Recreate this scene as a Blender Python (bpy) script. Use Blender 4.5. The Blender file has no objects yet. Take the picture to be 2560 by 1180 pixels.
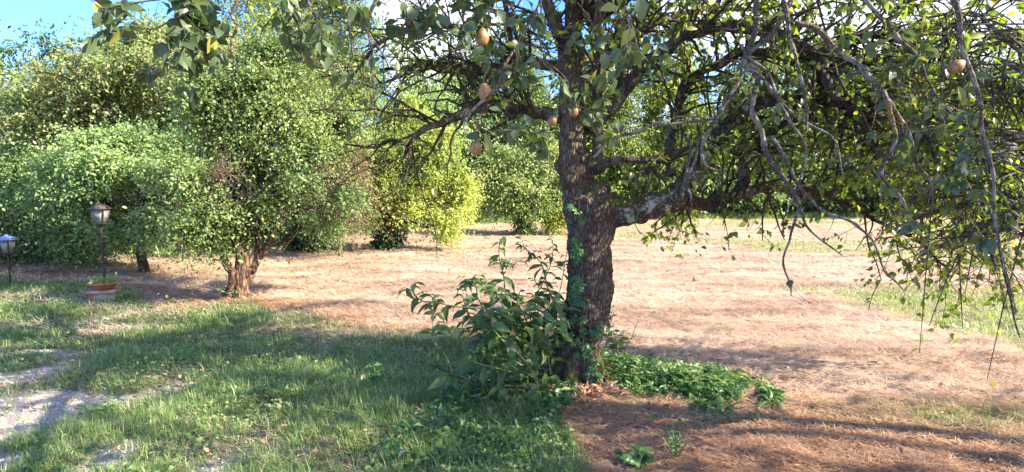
import bpy, math, random
import numpy as np
from mathutils import Vector
R = math.radians
S = bpy.context.scene
COL = S.collection

# ------------------------------------------------------------------ camera
F = 1397.0; CX, CY = 1280.0, 590.0; PITCH = R(5.0); CAMZ = 1.6
cam = bpy.data.cameras.new('camera'); camo = bpy.data.objects.new('camera', cam); COL.objects.link(camo)
cam.sensor_width = 36.0; cam.lens = 36.0 * F / 2560.0
cam.clip_start = 0.02; cam.clip_end = 2000
camo.location = (0, 0, CAMZ); camo.rotation_euler = (R(90) - PITCH, 0, 0)
S.camera = camo
# ------------------------------------------------------------------ light
SUN_EL = R(34.0); SUN_BACK = R(14.0)          # sun to the right, a little behind the camera
sdir = Vector((math.cos(SUN_EL) * math.cos(SUN_BACK), -math.cos(SUN_EL) * math.sin(SUN_BACK), math.sin(SUN_EL)))
sun = bpy.data.lights.new('sun', 'SUN'); suno = bpy.data.objects.new('sun', sun); COL.objects.link(suno)
sun.energy = 4.3; sun.angle = R(0.5); sun.color = (1.0, 0.89, 0.73)
suno.rotation_euler = sdir.to_track_quat('Z', 'Y').to_euler(); suno.location = (20, -5, 20)
world = bpy.data.worlds.new('World'); S.world = world; world.use_nodes = True
wn = world.node_tree; wn.nodes.clear()
wo = wn.nodes.new('ShaderNodeOutputWorld'); wb = wn.nodes.new('ShaderNodeBackground')
sky = wn.nodes.new('ShaderNodeTexSky'); sky.sky_type = 'NISHITA'; sky.sun_disc = False
sky.sun_elevation = SUN_EL; sky.sun_rotation = math.atan2(sdir.x, sdir.y)
sky.ozone_density = 2.0; sky.air_density = 1.0; sky.dust_density = 0.6
tc = wn.nodes.new('ShaderNodeTexCoord')
mp = wn.nodes.new('ShaderNodeMapping'); mp.inputs['Scale'].default_value = (1, 1, 2.2)
cn = wn.nodes.new('ShaderNodeTexNoise'); cn.inputs['Scale'].default_value = 2.6; cn.inputs['Detail'].default_value = 8; cn.inputs['Roughness'].default_value = 0.55
wn.links.new(tc.outputs['Generated'], mp.inputs['Vector']); wn.links.new(mp.outputs['Vector'], cn.inputs['Vector'])
mp.inputs['Location'].default_value = (0.35, 0.1, 0.0)
# more cloud towards the right, clear towards the upper left
sx = wn.nodes.new('ShaderNodeSeparateXYZ'); wn.links.new(tc.outputs['Generated'], sx.inputs['Vector'])
ma = wn.nodes.new('ShaderNodeMath'); ma.operation = 'MULTIPLY_ADD'
wn.links.new(sx.outputs['X'], ma.inputs[0]); ma.inputs[1].default_value = 0.42; wn.links.new(cn.outputs['Fac'], ma.inputs[2])
cr = wn.nodes.new('ShaderNodeValToRGB'); cr.color_ramp.elements[0].position = 0.54; cr.color_ramp.elements[1].position = 0.72
wn.links.new(ma.outputs[0], cr.inputs['Fac'])
mx = wn.nodes.new('ShaderNodeMix'); mx.data_type = 'RGBA'
cdir = Vector(((1090 - 1280) / 1397.0, 1.0, (500 - 130) / 1397.0)).normalized()
dp = wn.nodes.new('ShaderNodeVectorMath'); dp.operation = 'DOT_PRODUCT'; wn.links.new(tc.outputs['Generated'], dp.inputs[0]); dp.inputs[1].default_value = tuple(cdir)
cn2 = wn.nodes.new('ShaderNodeTexNoise'); cn2.inputs['Scale'].default_value = 9; cn2.inputs['Detail'].default_value = 7; wn.links.new(tc.outputs['Generated'], cn2.inputs['Vector'])
m2 = wn.nodes.new('ShaderNodeMath'); m2.operation = 'MULTIPLY_ADD'; wn.links.new(cn2.outputs['Fac'], m2.inputs[0]); m2.inputs[1].default_value = .018; wn.links.new(dp.outputs['Value'], m2.inputs[2])
mr = wn.nodes.new('ShaderNodeMapRange'); mr.interpolation_type = 'SMOOTHSTEP'; wn.links.new(m2.outputs[0], mr.inputs['Value']); mr.inputs['From Min'].default_value = 1.000; mr.inputs['From Max'].default_value = 1.0055
mxx = wn.nodes.new('ShaderNodeMath'); mxx.operation = 'MAXIMUM'; wn.links.new(cr.outputs['Color'], mxx.inputs[0]); wn.links.new(mr.outputs['Result'], mxx.inputs[1])
wn.links.new(mxx.outputs[0], mx.inputs['Factor'])

tintn = wn.nodes.new('ShaderNodeMix'); tintn.data_type = 'RGBA'; tintn.blend_type = 'MULTIPLY'; tintn.inputs['Factor'].default_value = 1.0
wn.links.new(sky.outputs['Color'], tintn.inputs['A']); tintn.inputs['B'].default_value = (0.33, 0.53, 0.95, 1)
wn.links.new(tintn.outputs['Result'], mx.inputs['A']); mx.inputs['B'].default_value = (2.9, 3.05, 3.4, 1)
wn.links.new(mx.outputs['Result'], wb.inputs['Color']); wb.inputs['Strength'].default_value = 0.15
wn.links.new(wb.outputs['Background'], wo.inputs['Surface'])
S.view_settings.view_transform = 'Standard'; S.view_settings.look = 'None'
S.view_settings.exposure = 2.08; S.view_settings.gamma = 1.0
S.render.engine = 'CYCLES'
cy = S.cycles
cy.max_bounces = 7; cy.diffuse_bounces = 4; cy.glossy_bounces = 2; cy.transmission_bounces = 5; cy.transparent_max_bounces = 8
cy.use_denoising = True; cy.caustics_reflective = False; cy.caustics_refractive = False
S.render.filter_size = 1.2 if hasattr(S.render, 'filter_size') else 1.5

# ------------------------------------------------------------------ helpers
rng = np.random.default_rng(7)
def reseed(s):
    global rng
    rng = np.random.default_rng(s)
ct, st_ = math.cos(PITCH), math.sin(PITCH)
def ray(px, py):
    a = (px - CX) / F; b = (CY - py) / F
    return np.array([a, ct + b * st_, -st_ + b * ct])
def P(px, py, Y):
    d = ray(px, py); return np.array([0, 0, CAMZ]) + d * (Y / d[1])
def G(px, py, z=0.0):
    d = ray(px, py); return np.array([0, 0, CAMZ]) + d * ((z - CAMZ) / d[2])
def project(p):
    q = p - np.array([0, 0, CAMZ]); dep = q[:, 1] * ct - q[:, 2] * st_; up = q[:, 1] * st_ + q[:, 2] * ct
    dep = np.where(dep < 1e-3, 1e-3, dep)
    return CX + F * q[:, 0] / dep, CY - F * up / dep

def hsh(ix, iy, iz, seed):
    h = (ix.astype(np.int64) * 374761393 + iy.astype(np.int64) * 668265263 + iz.astype(np.int64) * 2147483647 + seed * 974634777) & 0xffffffff
    h = ((h ^ (h >> 13)) * 1274126177) & 0xffffffff
    h = ((h ^ (h >> 16)) * 2246822519) & 0xffffffff
    return ((h ^ (h >> 15)) & 0xffffff) / float(0xffffff)
def noise3(p, s=1.0, seed=0):
    q = np.asarray(p) * s; i = np.floor(q).astype(np.int64); f = q - i; f = f * f * (3 - 2 * f)
    r = 0
    for dx in (0, 1):
        for dy in (0, 1):
            for dz in (0, 1):
                w = (f[..., 0] if dx else 1 - f[..., 0]) * (f[..., 1] if dy else 1 - f[..., 1]) * (f[..., 2] if dz else 1 - f[..., 2])
                r = r + w * hsh(i[..., 0] + dx, i[..., 1] + dy, i[..., 2] + dz, seed)
    return r
def n2(x, y, s, seed=0):
    return noise3(np.stack([x, y, np.zeros_like(x)], -1), s, seed)
def sstep(a, b, x):
    t = np.clip((x - a) / (b - a), 0, 1); return t * t * (3 - 2 * t)
def nrmz(v):
    return v / np.maximum(np.linalg.norm(v, axis=-1, keepdims=True), 1e-9)
def rdir(n):
    return nrmz(rng.normal(size=(n, 3)))

def hgt(x, y):
    x = np.asarray(x, float); y = np.asarray(y, float)
    a = 0.06 * (n2(x, y, 0.45, 3) - 0.5) + 0.035 * (n2(x, y, 1.7, 4) - 0.5)
    r = n2(x * .45 + .3 * y, y * 1.3, 1.5, 22)
    r = r * .6 + .4 * n2(x, y, 3.1, 28)
    return a + .038 * (sstep(.5, .8, r)) + .022 * (n2(x * .7, y * 1.4, 6, 27) - .5)

def mesh_np(name, verts, faces, mat, parent=None, attrs=None, smooth=True, uv=None):
    me = bpy.data.meshes.new(name)
    verts = np.asarray(verts, np.float32); faces = np.asarray(faces, np.int32)
    nf, k = faces.shape
    me.vertices.add(len(verts)); me.vertices.foreach_set('co', verts.ravel())
    me.loops.add(nf * k); me.loops.foreach_set('vertex_index', faces.ravel())
    me.polygons.add(nf); me.polygons.foreach_set('loop_start', np.arange(0, nf * k, k, dtype=np.int32))
    me.update(calc_edges=True)
    if smooth: me.polygons.foreach_set('use_smooth', np.ones(nf, bool))
    for an, av in (attrs or {}).items():
        a = me.attributes.new(an, 'FLOAT', 'POINT'); a.data.foreach_set('value', np.asarray(av, np.float32))
    me.materials.append(mat)
    o = bpy.data.objects.new(name, me); COL.objects.link(o)
    if parent is not None:
        o.parent = parent
        o.matrix_parent_inverse = parent_inv(parent)
    return o
def parent_inv(p):
    from mathutils import Matrix
    m = Matrix.Identity(4); q = p
    mats = []
    while q is not None:
        mats.append(Matrix.LocRotScale(q.location, q.rotation_euler, q.scale)); q = q.parent
    for k in reversed(mats): m = m @ k
    return m.inverted()
def tag(o, label=None, cat=None, group=None, kind=None):
    if label: o['label'] = label
    if cat: o['category'] = cat
    if group: o['group'] = group
    if kind: o['kind'] = kind
    return o
def thing(name, label, cat, loc, group=None):
    o = bpy.data.objects.new(name, None); COL.objects.link(o); o.location = tuple(float(v) for v in loc)
    o.empty_display_size = 0.1
    return tag(o, label, cat, group)

# ---- tubes
def sweep(paths, radii, sides=5):
    """paths M,K,3; radii M,K -> verts, faces (quads), no caps but tip closes"""
    paths = np.asarray(paths, float); radii = np.asarray(radii, float)
    M, K, _ = paths.shape
    T = np.gradient(paths, axis=1); T = nrmz(T)
    mean = nrmz(paths[:, -1] - paths[:, 0])
    ref = np.eye(3)[np.argmin(np.abs(mean), axis=1)][:, None, :]
    N = nrmz(np.cross(T, ref)); B = np.cross(T, N)
    a = np.linspace(0, 2 * np.pi, sides, endpoint=False)
    V = paths[:, :, None, :] + radii[:, :, None, None] * (np.cos(a)[None, None, :, None] * N[:, :, None, :] + np.sin(a)[None, None, :, None] * B[:, :, None, :])
    idx = np.arange(M * K * sides).reshape(M, K, sides)
    q = np.stack([idx[:, :-1, :], np.roll(idx[:, :-1, :], -1, 2), np.roll(idx[:, 1:, :], -1, 2), idx[:, 1:, :]], -1)
    return V.reshape(-1, 3), q.reshape(-1, 4)
def catmull(pts, n):
    pts = np.asarray(pts, float); k = len(pts)
    if k == 2: pts = np.array([pts[0], (pts[0] + pts[1]) / 2, pts[1]]); k = 3
    p = np.vstack([2 * pts[0] - pts[1], pts, 2 * pts[-1] - pts[-2]])
    t = np.linspace(0, k - 1 - 1e-6, n); i = t.astype(int); f = (t - i)[:, None]
    a, b, c, d = p[i], p[i + 1], p[i + 2], p[i + 3]
    return 0.5 * ((2 * b) + (c - a) * f + (2 * a - 5 * b + 4 * c - d) * f ** 2 + (3 * b - a - 3 * c + d) * f ** 3)
def trace(spec, n=None, wob=0.0):
    """spec rows (px,py,Y,halfwidth px) -> path n,3 and radii n"""
    a = np.array([list(P(s[0], s[1], s[2])) + [s[3] * s[2] / F] for s in spec])
    n = n or max(8, 6 * len(spec))
    c = catmull(a, n)
    if wob: c[:, :3] += wob * (np.stack([noise3(c[:, :3], 6, 50 + k) for k in range(3)], -1) - 0.5)
    return c[:, :3], np.maximum(c[:, 3], 0.0012)
class MB:
    def __init__(s): s.v = []; s.f = []; s.n = 0; s.t = []
    def add(s, v, f, t=None):
        s.v.append(np.asarray(v)); s.f.append(np.asarray(f) + s.n); s.n += len(v)
        s.t.append(np.full(len(v), 0.5) if t is None else np.asarray(t))
    def tube(s, path, rad, sides=10):
        v, f = sweep(path[None], rad[None], sides); s.add(v, f)
    def closed(s, path, rad, sides=12):
        p = np.vstack([path[0], path, path[-1]]); p[0] -= 1e-4 * nrmz(path[1] - path[0]); p[-1] += 1e-4 * nrmz(path[-1] - path[-2])
        r = np.concatenate([[1e-4], rad, [1e-4]])
        T = nrmz(np.gradient(path, axis=0)); T = np.vstack([T[0], T, T[-1]])
        mean = nrmz(path[-1] - path[0]); ref = np.eye(3)[np.argmin(np.abs(mean))]
        N = nrmz(np.cross(T, ref)); B = np.cross(T, N); a = np.linspace(0, 2 * np.pi, sides, endpoint=False)
        V = p[:, None] + r[:, None, None] * (np.cos(a)[None, :, None] * N[:, None] + np.sin(a)[None, :, None] * B[:, None])
        K = len(p); idx = np.arange(K * sides).reshape(K, sides)
        q = np.stack([idx[:-1], np.roll(idx[:-1], -1, 1), np.roll(idx[1:], -1, 1), idx[1:]], -1)
        s.add(V.reshape(-1, 3), q.reshape(-1, 4))
    def build(s, name, mat, parent=None, smooth=True):
        return mesh_np(name, np.vstack(s.v), np.vstack(s.f), mat, parent, {'tint': np.concatenate(s.t)}, smooth)

# ---- leaves. template coords: (side, dir, normal)
T_SIMPLE = (np.array([[0, 0, 0], [-.5, .45, .08], [0, 1, -.06], [.5, .45, .08]]), np.array([[0, 2, 1], [0, 3, 2]]))
T_OVATE = (np.array([[0, 0, 0], [-.40, .22, .06], [-.46, .52, .08], [0, 1, -.16], [.46, .52, .08], [.40, .22, .06], [0, .3, -.02], [0, .62, -.04]]),
           np.array([[0, 6, 1], [0, 5, 6], [1, 6, 7], [1, 7, 2], [6, 5, 4], [6, 4, 7], [2, 7, 3], [7, 4, 3]]))
T_LANCE = (np.array([[0, 0, 0], [-.34, .2, .05], [-.5, .45, .09], [-.3, .75, .02], [0, 1, -.22], [.3, .75, .02], [.5, .45, .09], [.34, .2, .05], [0, .22, 0], [0, .48, .02], [0, .77, -.06]]),
           np.array([[0, 8, 1], [0, 7, 8], [1, 8, 9], [1, 9, 2], [8, 7, 6], [8, 6, 9], [2, 9, 10], [2, 10, 3], [9, 6, 5], [9, 5, 10], [3, 10, 4], [10, 5, 4]]))
def leaves(pos, d, up, L, W, tint, tmpl=T_SIMPLE, curl=None):
    tv, tf = tmpl; N = len(pos)
    d = nrmz(d); side = nrmz(np.cross(d, up)); nr = np.cross(side, d)
    L = np.broadcast_to(L, N)[:, None]; W = np.broadcast_to(W, N)[:, None]
    V = np.empty((N, len(tv), 3))
    cl = np.ones((N, 1)) if curl is None else curl[:, None]
    for k, (a, b, c) in enumerate(tv):
        V[:, k] = pos + side * (a * W) + d * (b * L) + nr * (c * L * (cl if c < 0 else 1))
    f = tf[None] + (np.arange(N) * len(tv))[:, None, None]
    return V.reshape(-1, 3), f.reshape(-1, tf.shape[1]), np.repeat(tint, len(tv))
def blades(pos, az, H, W, lean, tint, flat=False):
    """tapered bent grass blades: 5 verts, 3 tris"""
    N = len(pos); h = np.stack([np.cos(az), np.sin(az), 0 * az], -1); s = np.stack([-np.sin(az), np.cos(az), 0 * az], -1)
    up = np.array([0, 0, 1.0]); H = H[:, None]; W = W[:, None]; lean = lean[:, None]
    l1 = np.where(lean > .88, lean, lean * .6) if flat else lean * .6; l2 = lean * 1.1 if flat else lean * 1.3
    m = pos + up * H * 0.55 * np.cos(l1) + h * H * 0.55 * np.sin(l1)
    t = m + up * H * 0.5 * np.cos(l2) + h * H * 0.5 * np.sin(l2)
    V = np.stack([pos - s * W / 2, pos + s * W / 2, m - s * W * .4, m + s * W * .4, t], 1)
    f = np.array([[0, 1, 3], [0, 3, 2], [2, 3, 4]])[None] + (np.arange(N) * 5)[:, None, None]
    return V.reshape(-1, 3), f.reshape(-1, 3), np.repeat(tint, 5)

# ------------------------------------------------------------------ materials
def newmat(name):
    m = bpy.data.materials.new(name); m.use_nodes = True; nt = m.node_tree
    return m, nt, nt.nodes['Principled BSDF'], nt.nodes['Material Output']
def ramp(nt, fac, stops):
    r = nt.nodes.new('ShaderNodeValToRGB'); e = r.color_ramp.elements
    while len(e) < len(stops): e.new(0.5)
    for k, (p_, c) in enumerate(stops): e[k].position = p_; e[k].color = (*c, 1)
    nt.links.new(fac, r.inputs['Fac']); return r.outputs['Color']
def noise_node(nt, scale, detail=4, rough=0.55, vec=None, dist=0.0):
    n = nt.nodes.new('ShaderNodeTexNoise'); n.inputs['Scale'].default_value = scale; n.inputs['Detail'].default_value = detail
    n.inputs['Roughness'].default_value = rough; n.inputs['Distortion'].default_value = dist
    if vec is not None: nt.links.new(vec, n.inputs['Vector'])
    return n.outputs['Fac']
def objvec(nt, scale=(1, 1, 1)):
    t = nt.nodes.new('ShaderNodeTexCoord'); m = nt.nodes.new('ShaderNodeMapping'); m.inputs['Scale'].default_value = scale
    nt.links.new(t.outputs['Object'], m.inputs['Vector']); return m.outputs['Vector']
def mixc(nt, fac, a, b, mode='MIX'):
    m = nt.nodes.new('ShaderNodeMix'); m.data_type = 'RGBA'; m.blend_type = mode
    for s, v in (('Factor', fac), ('A', a), ('B', b)):
        if hasattr(v, 'links'): nt.links.new(v, m.inputs[s])
        elif s == 'Factor': m.inputs[s].default_value = v
        else: m.inputs[s].default_value = (*v, 1)
    return m.outputs['Result']
def bump(nt, h, strength, dist, pb):
    b = nt.nodes.new('ShaderNodeBump'); b.inputs['Strength'].default_value = strength; b.inputs['Distance'].default_value = dist
    nt.links.new(h, b.inputs['Height']); nt.links.new(b.outputs['Normal'], pb.inputs['Normal'])
def attr(nt, name):
    a = nt.nodes.new('ShaderNodeAttribute'); a.attribute_name = name; return a.outputs['Fac']
def leafmat(name, stops, trans=0.4, rough=0.45, tcol=(1.25, 1.3, 0.5), spec=0.5):
    m, nt, pb, out = newmat(name)
    c = ramp(nt, attr(nt, 'tint'), stops)
    nt.links.new(c, pb.inputs['Base Color']); pb.inputs['Roughness'].default_value = rough
    pb.inputs['Specular IOR Level'].default_value = spec
    tr = nt.nodes.new('ShaderNodeBsdfTranslucent')
    nt.links.new(mixc(nt, 1.0, c, tcol, 'MULTIPLY'), tr.inputs['Color'])
    ms = nt.nodes.new('ShaderNodeMixShader'); ms.inputs[0].default_value = trans
    nt.links.new(pb.outputs[0], ms.inputs[1]); nt.links.new(tr.outputs[0], ms.inputs[2]); nt.links.new(ms.outputs[0], out.inputs['Surface'])
    return m
def barkmat(name, dark, light, moss=0.0, lichen=0.0, zs=0.25, scale=22, gold=0.0):
    m, nt, pb, out = newmat(name)
    v = objvec(nt, (1, 1, zs))
    vo = nt.nodes.new('ShaderNodeTexVoronoi'); vo.inputs['Scale'].default_value = scale * 1.6; vo.feature = 'DISTANCE_TO_EDGE'
    nz = nt.nodes.new('ShaderNodeTexNoise'); nz.inputs['Scale'].default_value = scale * 0.8; nz.inputs['Detail'].default_value = 5; nt.links.new(v, nz.inputs['Vector'])
    vm = nt.nodes.new('ShaderNodeVectorMath'); vm.operation = 'MULTIPLY_ADD'; vm.inputs[1].default_value = (.05, .05, .05)
    nt.links.new(nz.outputs['Color'], vm.inputs[0]); nt.links.new(v, vm.inputs[2]); nt.links.new(vm.outputs[0], vo.inputs['Vector'])
    c0 = ramp(nt, vo.outputs['Distance'], [(0.0, tuple(x * .45 for x in dark)), (0.09, dark), (0.35, light)])
    f2 = noise_node(nt, scale * 2.5, 6, .7, v)
    c = mixc(nt, f2, mixc(nt, 1.0, c0, (.62, .6, .58), 'MULTIPLY'), c0)
    geo = nt.nodes.new('ShaderNodeNewGeometry')
    o = objvec(nt)
    if lichen:
        lf = ramp(nt, noise_node(nt, 9, 6, .65, o), [(0.50, (0, 0, 0)), (0.58, (1, 1, 1))])
        lm = nt.nodes.new('ShaderNodeMath'); lm.operation = 'MULTIPLY'; lm.inputs[1].default_value = lichen; nt.links.new(lf, lm.inputs[0])
        c = mixc(nt, lm.outputs[0], c, (.46, .47, .42))
    if gold:
        gf = ramp(nt, noise_node(nt, 7, 3, .5, o), [(0.66, (0, 0, 0)), (0.70, (1, 1, 1))])
        gm = nt.nodes.new('ShaderNodeMath'); gm.operation = 'MULTIPLY'; gm.inputs[1].default_value = gold; nt.links.new(gf, gm.inputs[0])
        c = mixc(nt, gm.outputs[0], c, (.42, .27, .05))
    if moss:
        sp = nt.nodes.new('ShaderNodeSeparateXYZ'); nt.links.new(geo.outputs['Normal'], sp.inputs[0])
        ad = nt.nodes.new('ShaderNodeMath'); ad.operation = 'MULTIPLY_ADD'; ad.inputs[1].default_value = 0.42
        nt.links.new(sp.outputs['Z'], ad.inputs[0]); nt.links.new(noise_node(nt, 5, 5, .6, o), ad.inputs[2])
        mf = ramp(nt, ad.outputs[0], [(0.62, (0, 0, 0)), (0.74, (1, 1, 1))])
        mm = nt.nodes.new('ShaderNodeMath'); mm.operation = 'MULTIPLY'; mm.inputs[1].default_value = moss; nt.links.new(mf, mm.inputs[0])
        mc = ramp(nt, noise_node(nt, 60, 3, .6, o), [(0.35, (.05, .06, .012)), (0.65, (.16, .15, .03))])
        c = mixc(nt, mm.outputs[0], c, mc)
    nt.links.new(c, pb.inputs['Base Color']); pb.inputs['Roughness'].default_value = 0.9; pb.inputs['Specular IOR Level'].default_value = 0.2
    hm = nt.nodes.new('ShaderNodeMath'); hm.operation = 'MULTIPLY_ADD'; hm.inputs[1].default_value = 1.6
    nt.links.new(vo.outputs['Distance'], hm.inputs[0]); nt.links.new(f2, hm.inputs[2])
    bump(nt, hm.outputs[0], 0.9, 0.02, pb)
    return m
def plain(name, col, rough=0.6, metal=0.0, var=0.25, sc=30, bmp=0.2):
    m, nt, pb, out = newmat(name)
    f = noise_node(nt, sc, 5, .6, objvec(nt))
    nt.links.new(ramp(nt, f, [(0.3, tuple(c * (1 - var) for c in col)), (0.7, tuple(min(1, c * (1 + var)) for c in col))]), pb.inputs['Base Color'])
    pb.inputs['Roughness'].default_value = rough; pb.inputs['Metallic'].default_value = metal
    if bmp: bump(nt, f, bmp, 0.01, pb)
    return m

G1 = lambda a: [(0.0, a[0]), (0.45, a[1]), (0.8, a[2]), (1.0, a[3])]
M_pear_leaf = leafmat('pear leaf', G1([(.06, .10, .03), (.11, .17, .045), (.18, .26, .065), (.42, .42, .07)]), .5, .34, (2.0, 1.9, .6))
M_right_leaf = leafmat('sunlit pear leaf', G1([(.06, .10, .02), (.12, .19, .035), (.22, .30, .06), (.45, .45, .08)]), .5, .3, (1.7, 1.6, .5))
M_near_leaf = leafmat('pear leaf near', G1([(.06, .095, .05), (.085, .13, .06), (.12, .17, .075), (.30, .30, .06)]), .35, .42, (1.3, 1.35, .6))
M_green = leafmat('mid green leaf', G1([(.11, .18, .06), (.20, .29, .09), (.31, .41, .14), (.50, .50, .22)]), .38, .5)
M_bright = leafmat('bright green leaf', G1([(.13, .22, .08), (.22, .33, .12), (.33, .45, .17), (.50, .53, .25)]), .38, .5)
M_upper = leafmat('olive leaf with rusty tints', G1([(.12, .17, .06), (.21, .27, .09), (.31, .37, .14), (.52, .30, .17)]), .38, .5)
M_yellow = leafmat('yellow green leaf', G1([(.17, .24, .05), (.32, .39, .09), (.46, .52, .13), (.60, .60, .2)]), .4, .5)
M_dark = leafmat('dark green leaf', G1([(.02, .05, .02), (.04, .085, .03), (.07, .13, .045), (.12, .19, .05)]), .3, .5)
M_silver = leafmat('silver grey leaf', G1([(.16, .22, .15), (.24, .31, .22), (.33, .40, .30), (.42, .46, .36)]), .25, .6, (1, 1, .7))
M_tan = leafmat('dry tan leaf', G1([(.16, .11, .06), (.28, .20, .11), (.38, .28, .15), (.34, .33, .12)]), .3, .7, (1.1, 1, .7))
M_forest = leafmat('forest leaf', G1([(.09, .15, .05), (.17, .25, .08), (.27, .36, .13), (.42, .46, .18)]), .38, .5)
M_broad = leafmat('broad weed leaf', G1([(.06, .11, .04), (.11, .18, .065), (.17, .26, .09), (.34, .38, .14)]), .45, .5, (1.5, 1.6, .5))
M_vine = leafmat('creeper leaf', G1([(.035, .10, .03), (.06, .16, .045), (.10, .23, .07), (.16, .30, .10)]), .38, .4, (1.4, 1.5, .6))
M_grass = leafmat('lawn grass blade', G1([(.10, .18, .06), (.18, .29, .09), (.30, .40, .14), (.60, .54, .32)]), .38, .5, (1.2, 1.25, .6))
M_straw = leafmat('dry straw', G1([(.30, .20, .135), (.52, .375, .27), (.68, .52, .395), (.82, .70, .56)]), .2, .6, (1.1, 1, .8))
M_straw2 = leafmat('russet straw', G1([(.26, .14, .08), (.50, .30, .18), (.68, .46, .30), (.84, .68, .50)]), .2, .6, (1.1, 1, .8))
M_clip = leafmat('cut leaf', G1([(.05, .12, .04), (.09, .19, .06), (.17, .29, .09), (.42, .46, .24)]), .42, .42, (1.4, 1.5, .6))
B_pear = barkmat('pear bark', (.11, .08, .06), (.28, .21, .165), moss=.9, lichen=.08, zs=.22, scale=30, gold=.0)
B_limb = barkmat('limb bark', (.06, .043, .033), (.16, .12, .095), moss=.55, lichen=.2, zs=.6, scale=26, gold=.25)
B_big = barkmat('lichened limb bark', (.09, .075, .06), (.27, .23, .19), moss=1.0, lichen=.95, zs=1, scale=20)
B_twig = barkmat('grey twig bark', (.17, .14, .11), (.36, .31, .25), moss=0, lichen=.6, zs=.6, scale=40, gold=.7)
B_twigd = barkmat('dark twig bark', (.10, .075, .055), (.24, .19, .15), zs=.6, scale=40)
B_plum = barkmat('reddish bark', (.12, .065, .045), (.34, .21, .155), moss=.3, lichen=.1, zs=.2, scale=14)
B_bg = barkmat('brown bark', (.06, .045, .035), (.16, .12, .09), zs=.3, scale=12)
B_tan = barkmat('dry twig', (.22, .15, .10), (.40, .30, .22), zs=.6, scale=30)

# ------------------------------------------------------------------ ground zones
def seg_below(x, y):
    """how far on the camera's side of the lawn's far edge"""
    # edge line from (0.44,5.2) to (-8.5,9.6)
    ex, ey = -8.94, 4.4; L = math.hypot(ex, ey)
    return ((x - 0.44) * ey - (y - 5.2) * ex) / L * -1.0
def z_lawn(x, y):
    d = seg_below(x, y) * -1
    d = ((y - 5.2) * 8.94 + (x - 0.44) * 4.4) / 9.96          # + beyond the edge
    a = sstep(0.25, -0.25, d + 0.5 * (n2(x, y, 1.1, 11) - .5))
    b = sstep(0.55, 0.25, x + 0.35 * (n2(x, y, 1.6, 12) - .5) - 0.05 * (y - 4))
    return a * b
def z_gravel(x, y):
    g = (-(x + 0.95 * y) + 1.4) * .7 + 2.2 * (n2(x * .8, y * 1.2, 1.0, 13) - .5) + 1.8 * (n2(x, y, 3.0, 14) - .5)
    g = g + np.where(y > 5.4, -(y - 5.4) * 1.3, 0)
    return sstep(-0.1, 0.7, g) * sstep(2.1, 1.2, x + y)
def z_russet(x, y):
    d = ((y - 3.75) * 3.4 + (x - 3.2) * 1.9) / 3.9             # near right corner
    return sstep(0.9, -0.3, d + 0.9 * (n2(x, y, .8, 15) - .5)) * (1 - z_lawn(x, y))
def z_fgreen(x, y):
    # green stripe in the field at the right, and fainter patches far
    a = sstep(-.2, .6, x - (4.1 + (8.2 - y) * .27) + .8 * (n2(x, y, 1.1, 29) - .5)) * sstep(9.4, 8.0, y) * sstep(4.7, 5.4, y)
    b = sstep(.52, .70, n2(x * .5, y, .55, 16)) * sstep(9, 12, y) * sstep(0.5, 3, x) * .7
    c = np.exp(-((x - 3.3) / .9) ** 2 - ((y - 3.75) / .22) ** 2) * .8
    return np.clip(a * (0.6 + .8 * n2(x, y, 1.3, 17)) + b + c, 0, 1)
def z_dry(x, y):
    return sstep(.50, .72, n2(x, y, 1.15, 18) * .7 + n2(x, y, 3.1, 19) * .3)

def axis(lo, hi, c0, c1, step, grow=1.13):
    a = list(np.arange(c0, c1, step)); s = step
    v = c1
    while v < hi: a.append(v); s *= grow; v += s
    a.append(hi); s = step; v = c0; b = []
    while True:
        s *= grow; v -= s
        if v <= lo: break
        b.append(v)
    b.append(lo)
    return np.array(sorted(b) + a)
xs = axis(-400, 400, -7, 7, .05); ys = axis(-60, 700, 1.5, 10.5, .05, 1.1)
XX, YY = np.meshgrid(xs, ys); x_, y_ = XX.ravel(), YY.ravel()
far = sstep(30, 60, np.hypot(x_, y_))
zz = hgt(x_, y_) * (1 - far) + far * 0 + 0.014 * (n2(x_, y_, 9, 21) - .5)
zz += 0.05 * np.exp(-(np.hypot(x_ - .53, y_ - 4.65) / .45) ** 2)
nx, ny = len(xs), len(ys); idx = np.arange(nx * ny).reshape(ny, nx)
gf = np.stack([idx[:-1, :-1], idx[:-1, 1:], idx[1:, 1:], idx[1:, :-1]], -1).reshape(-1, 4)
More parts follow.
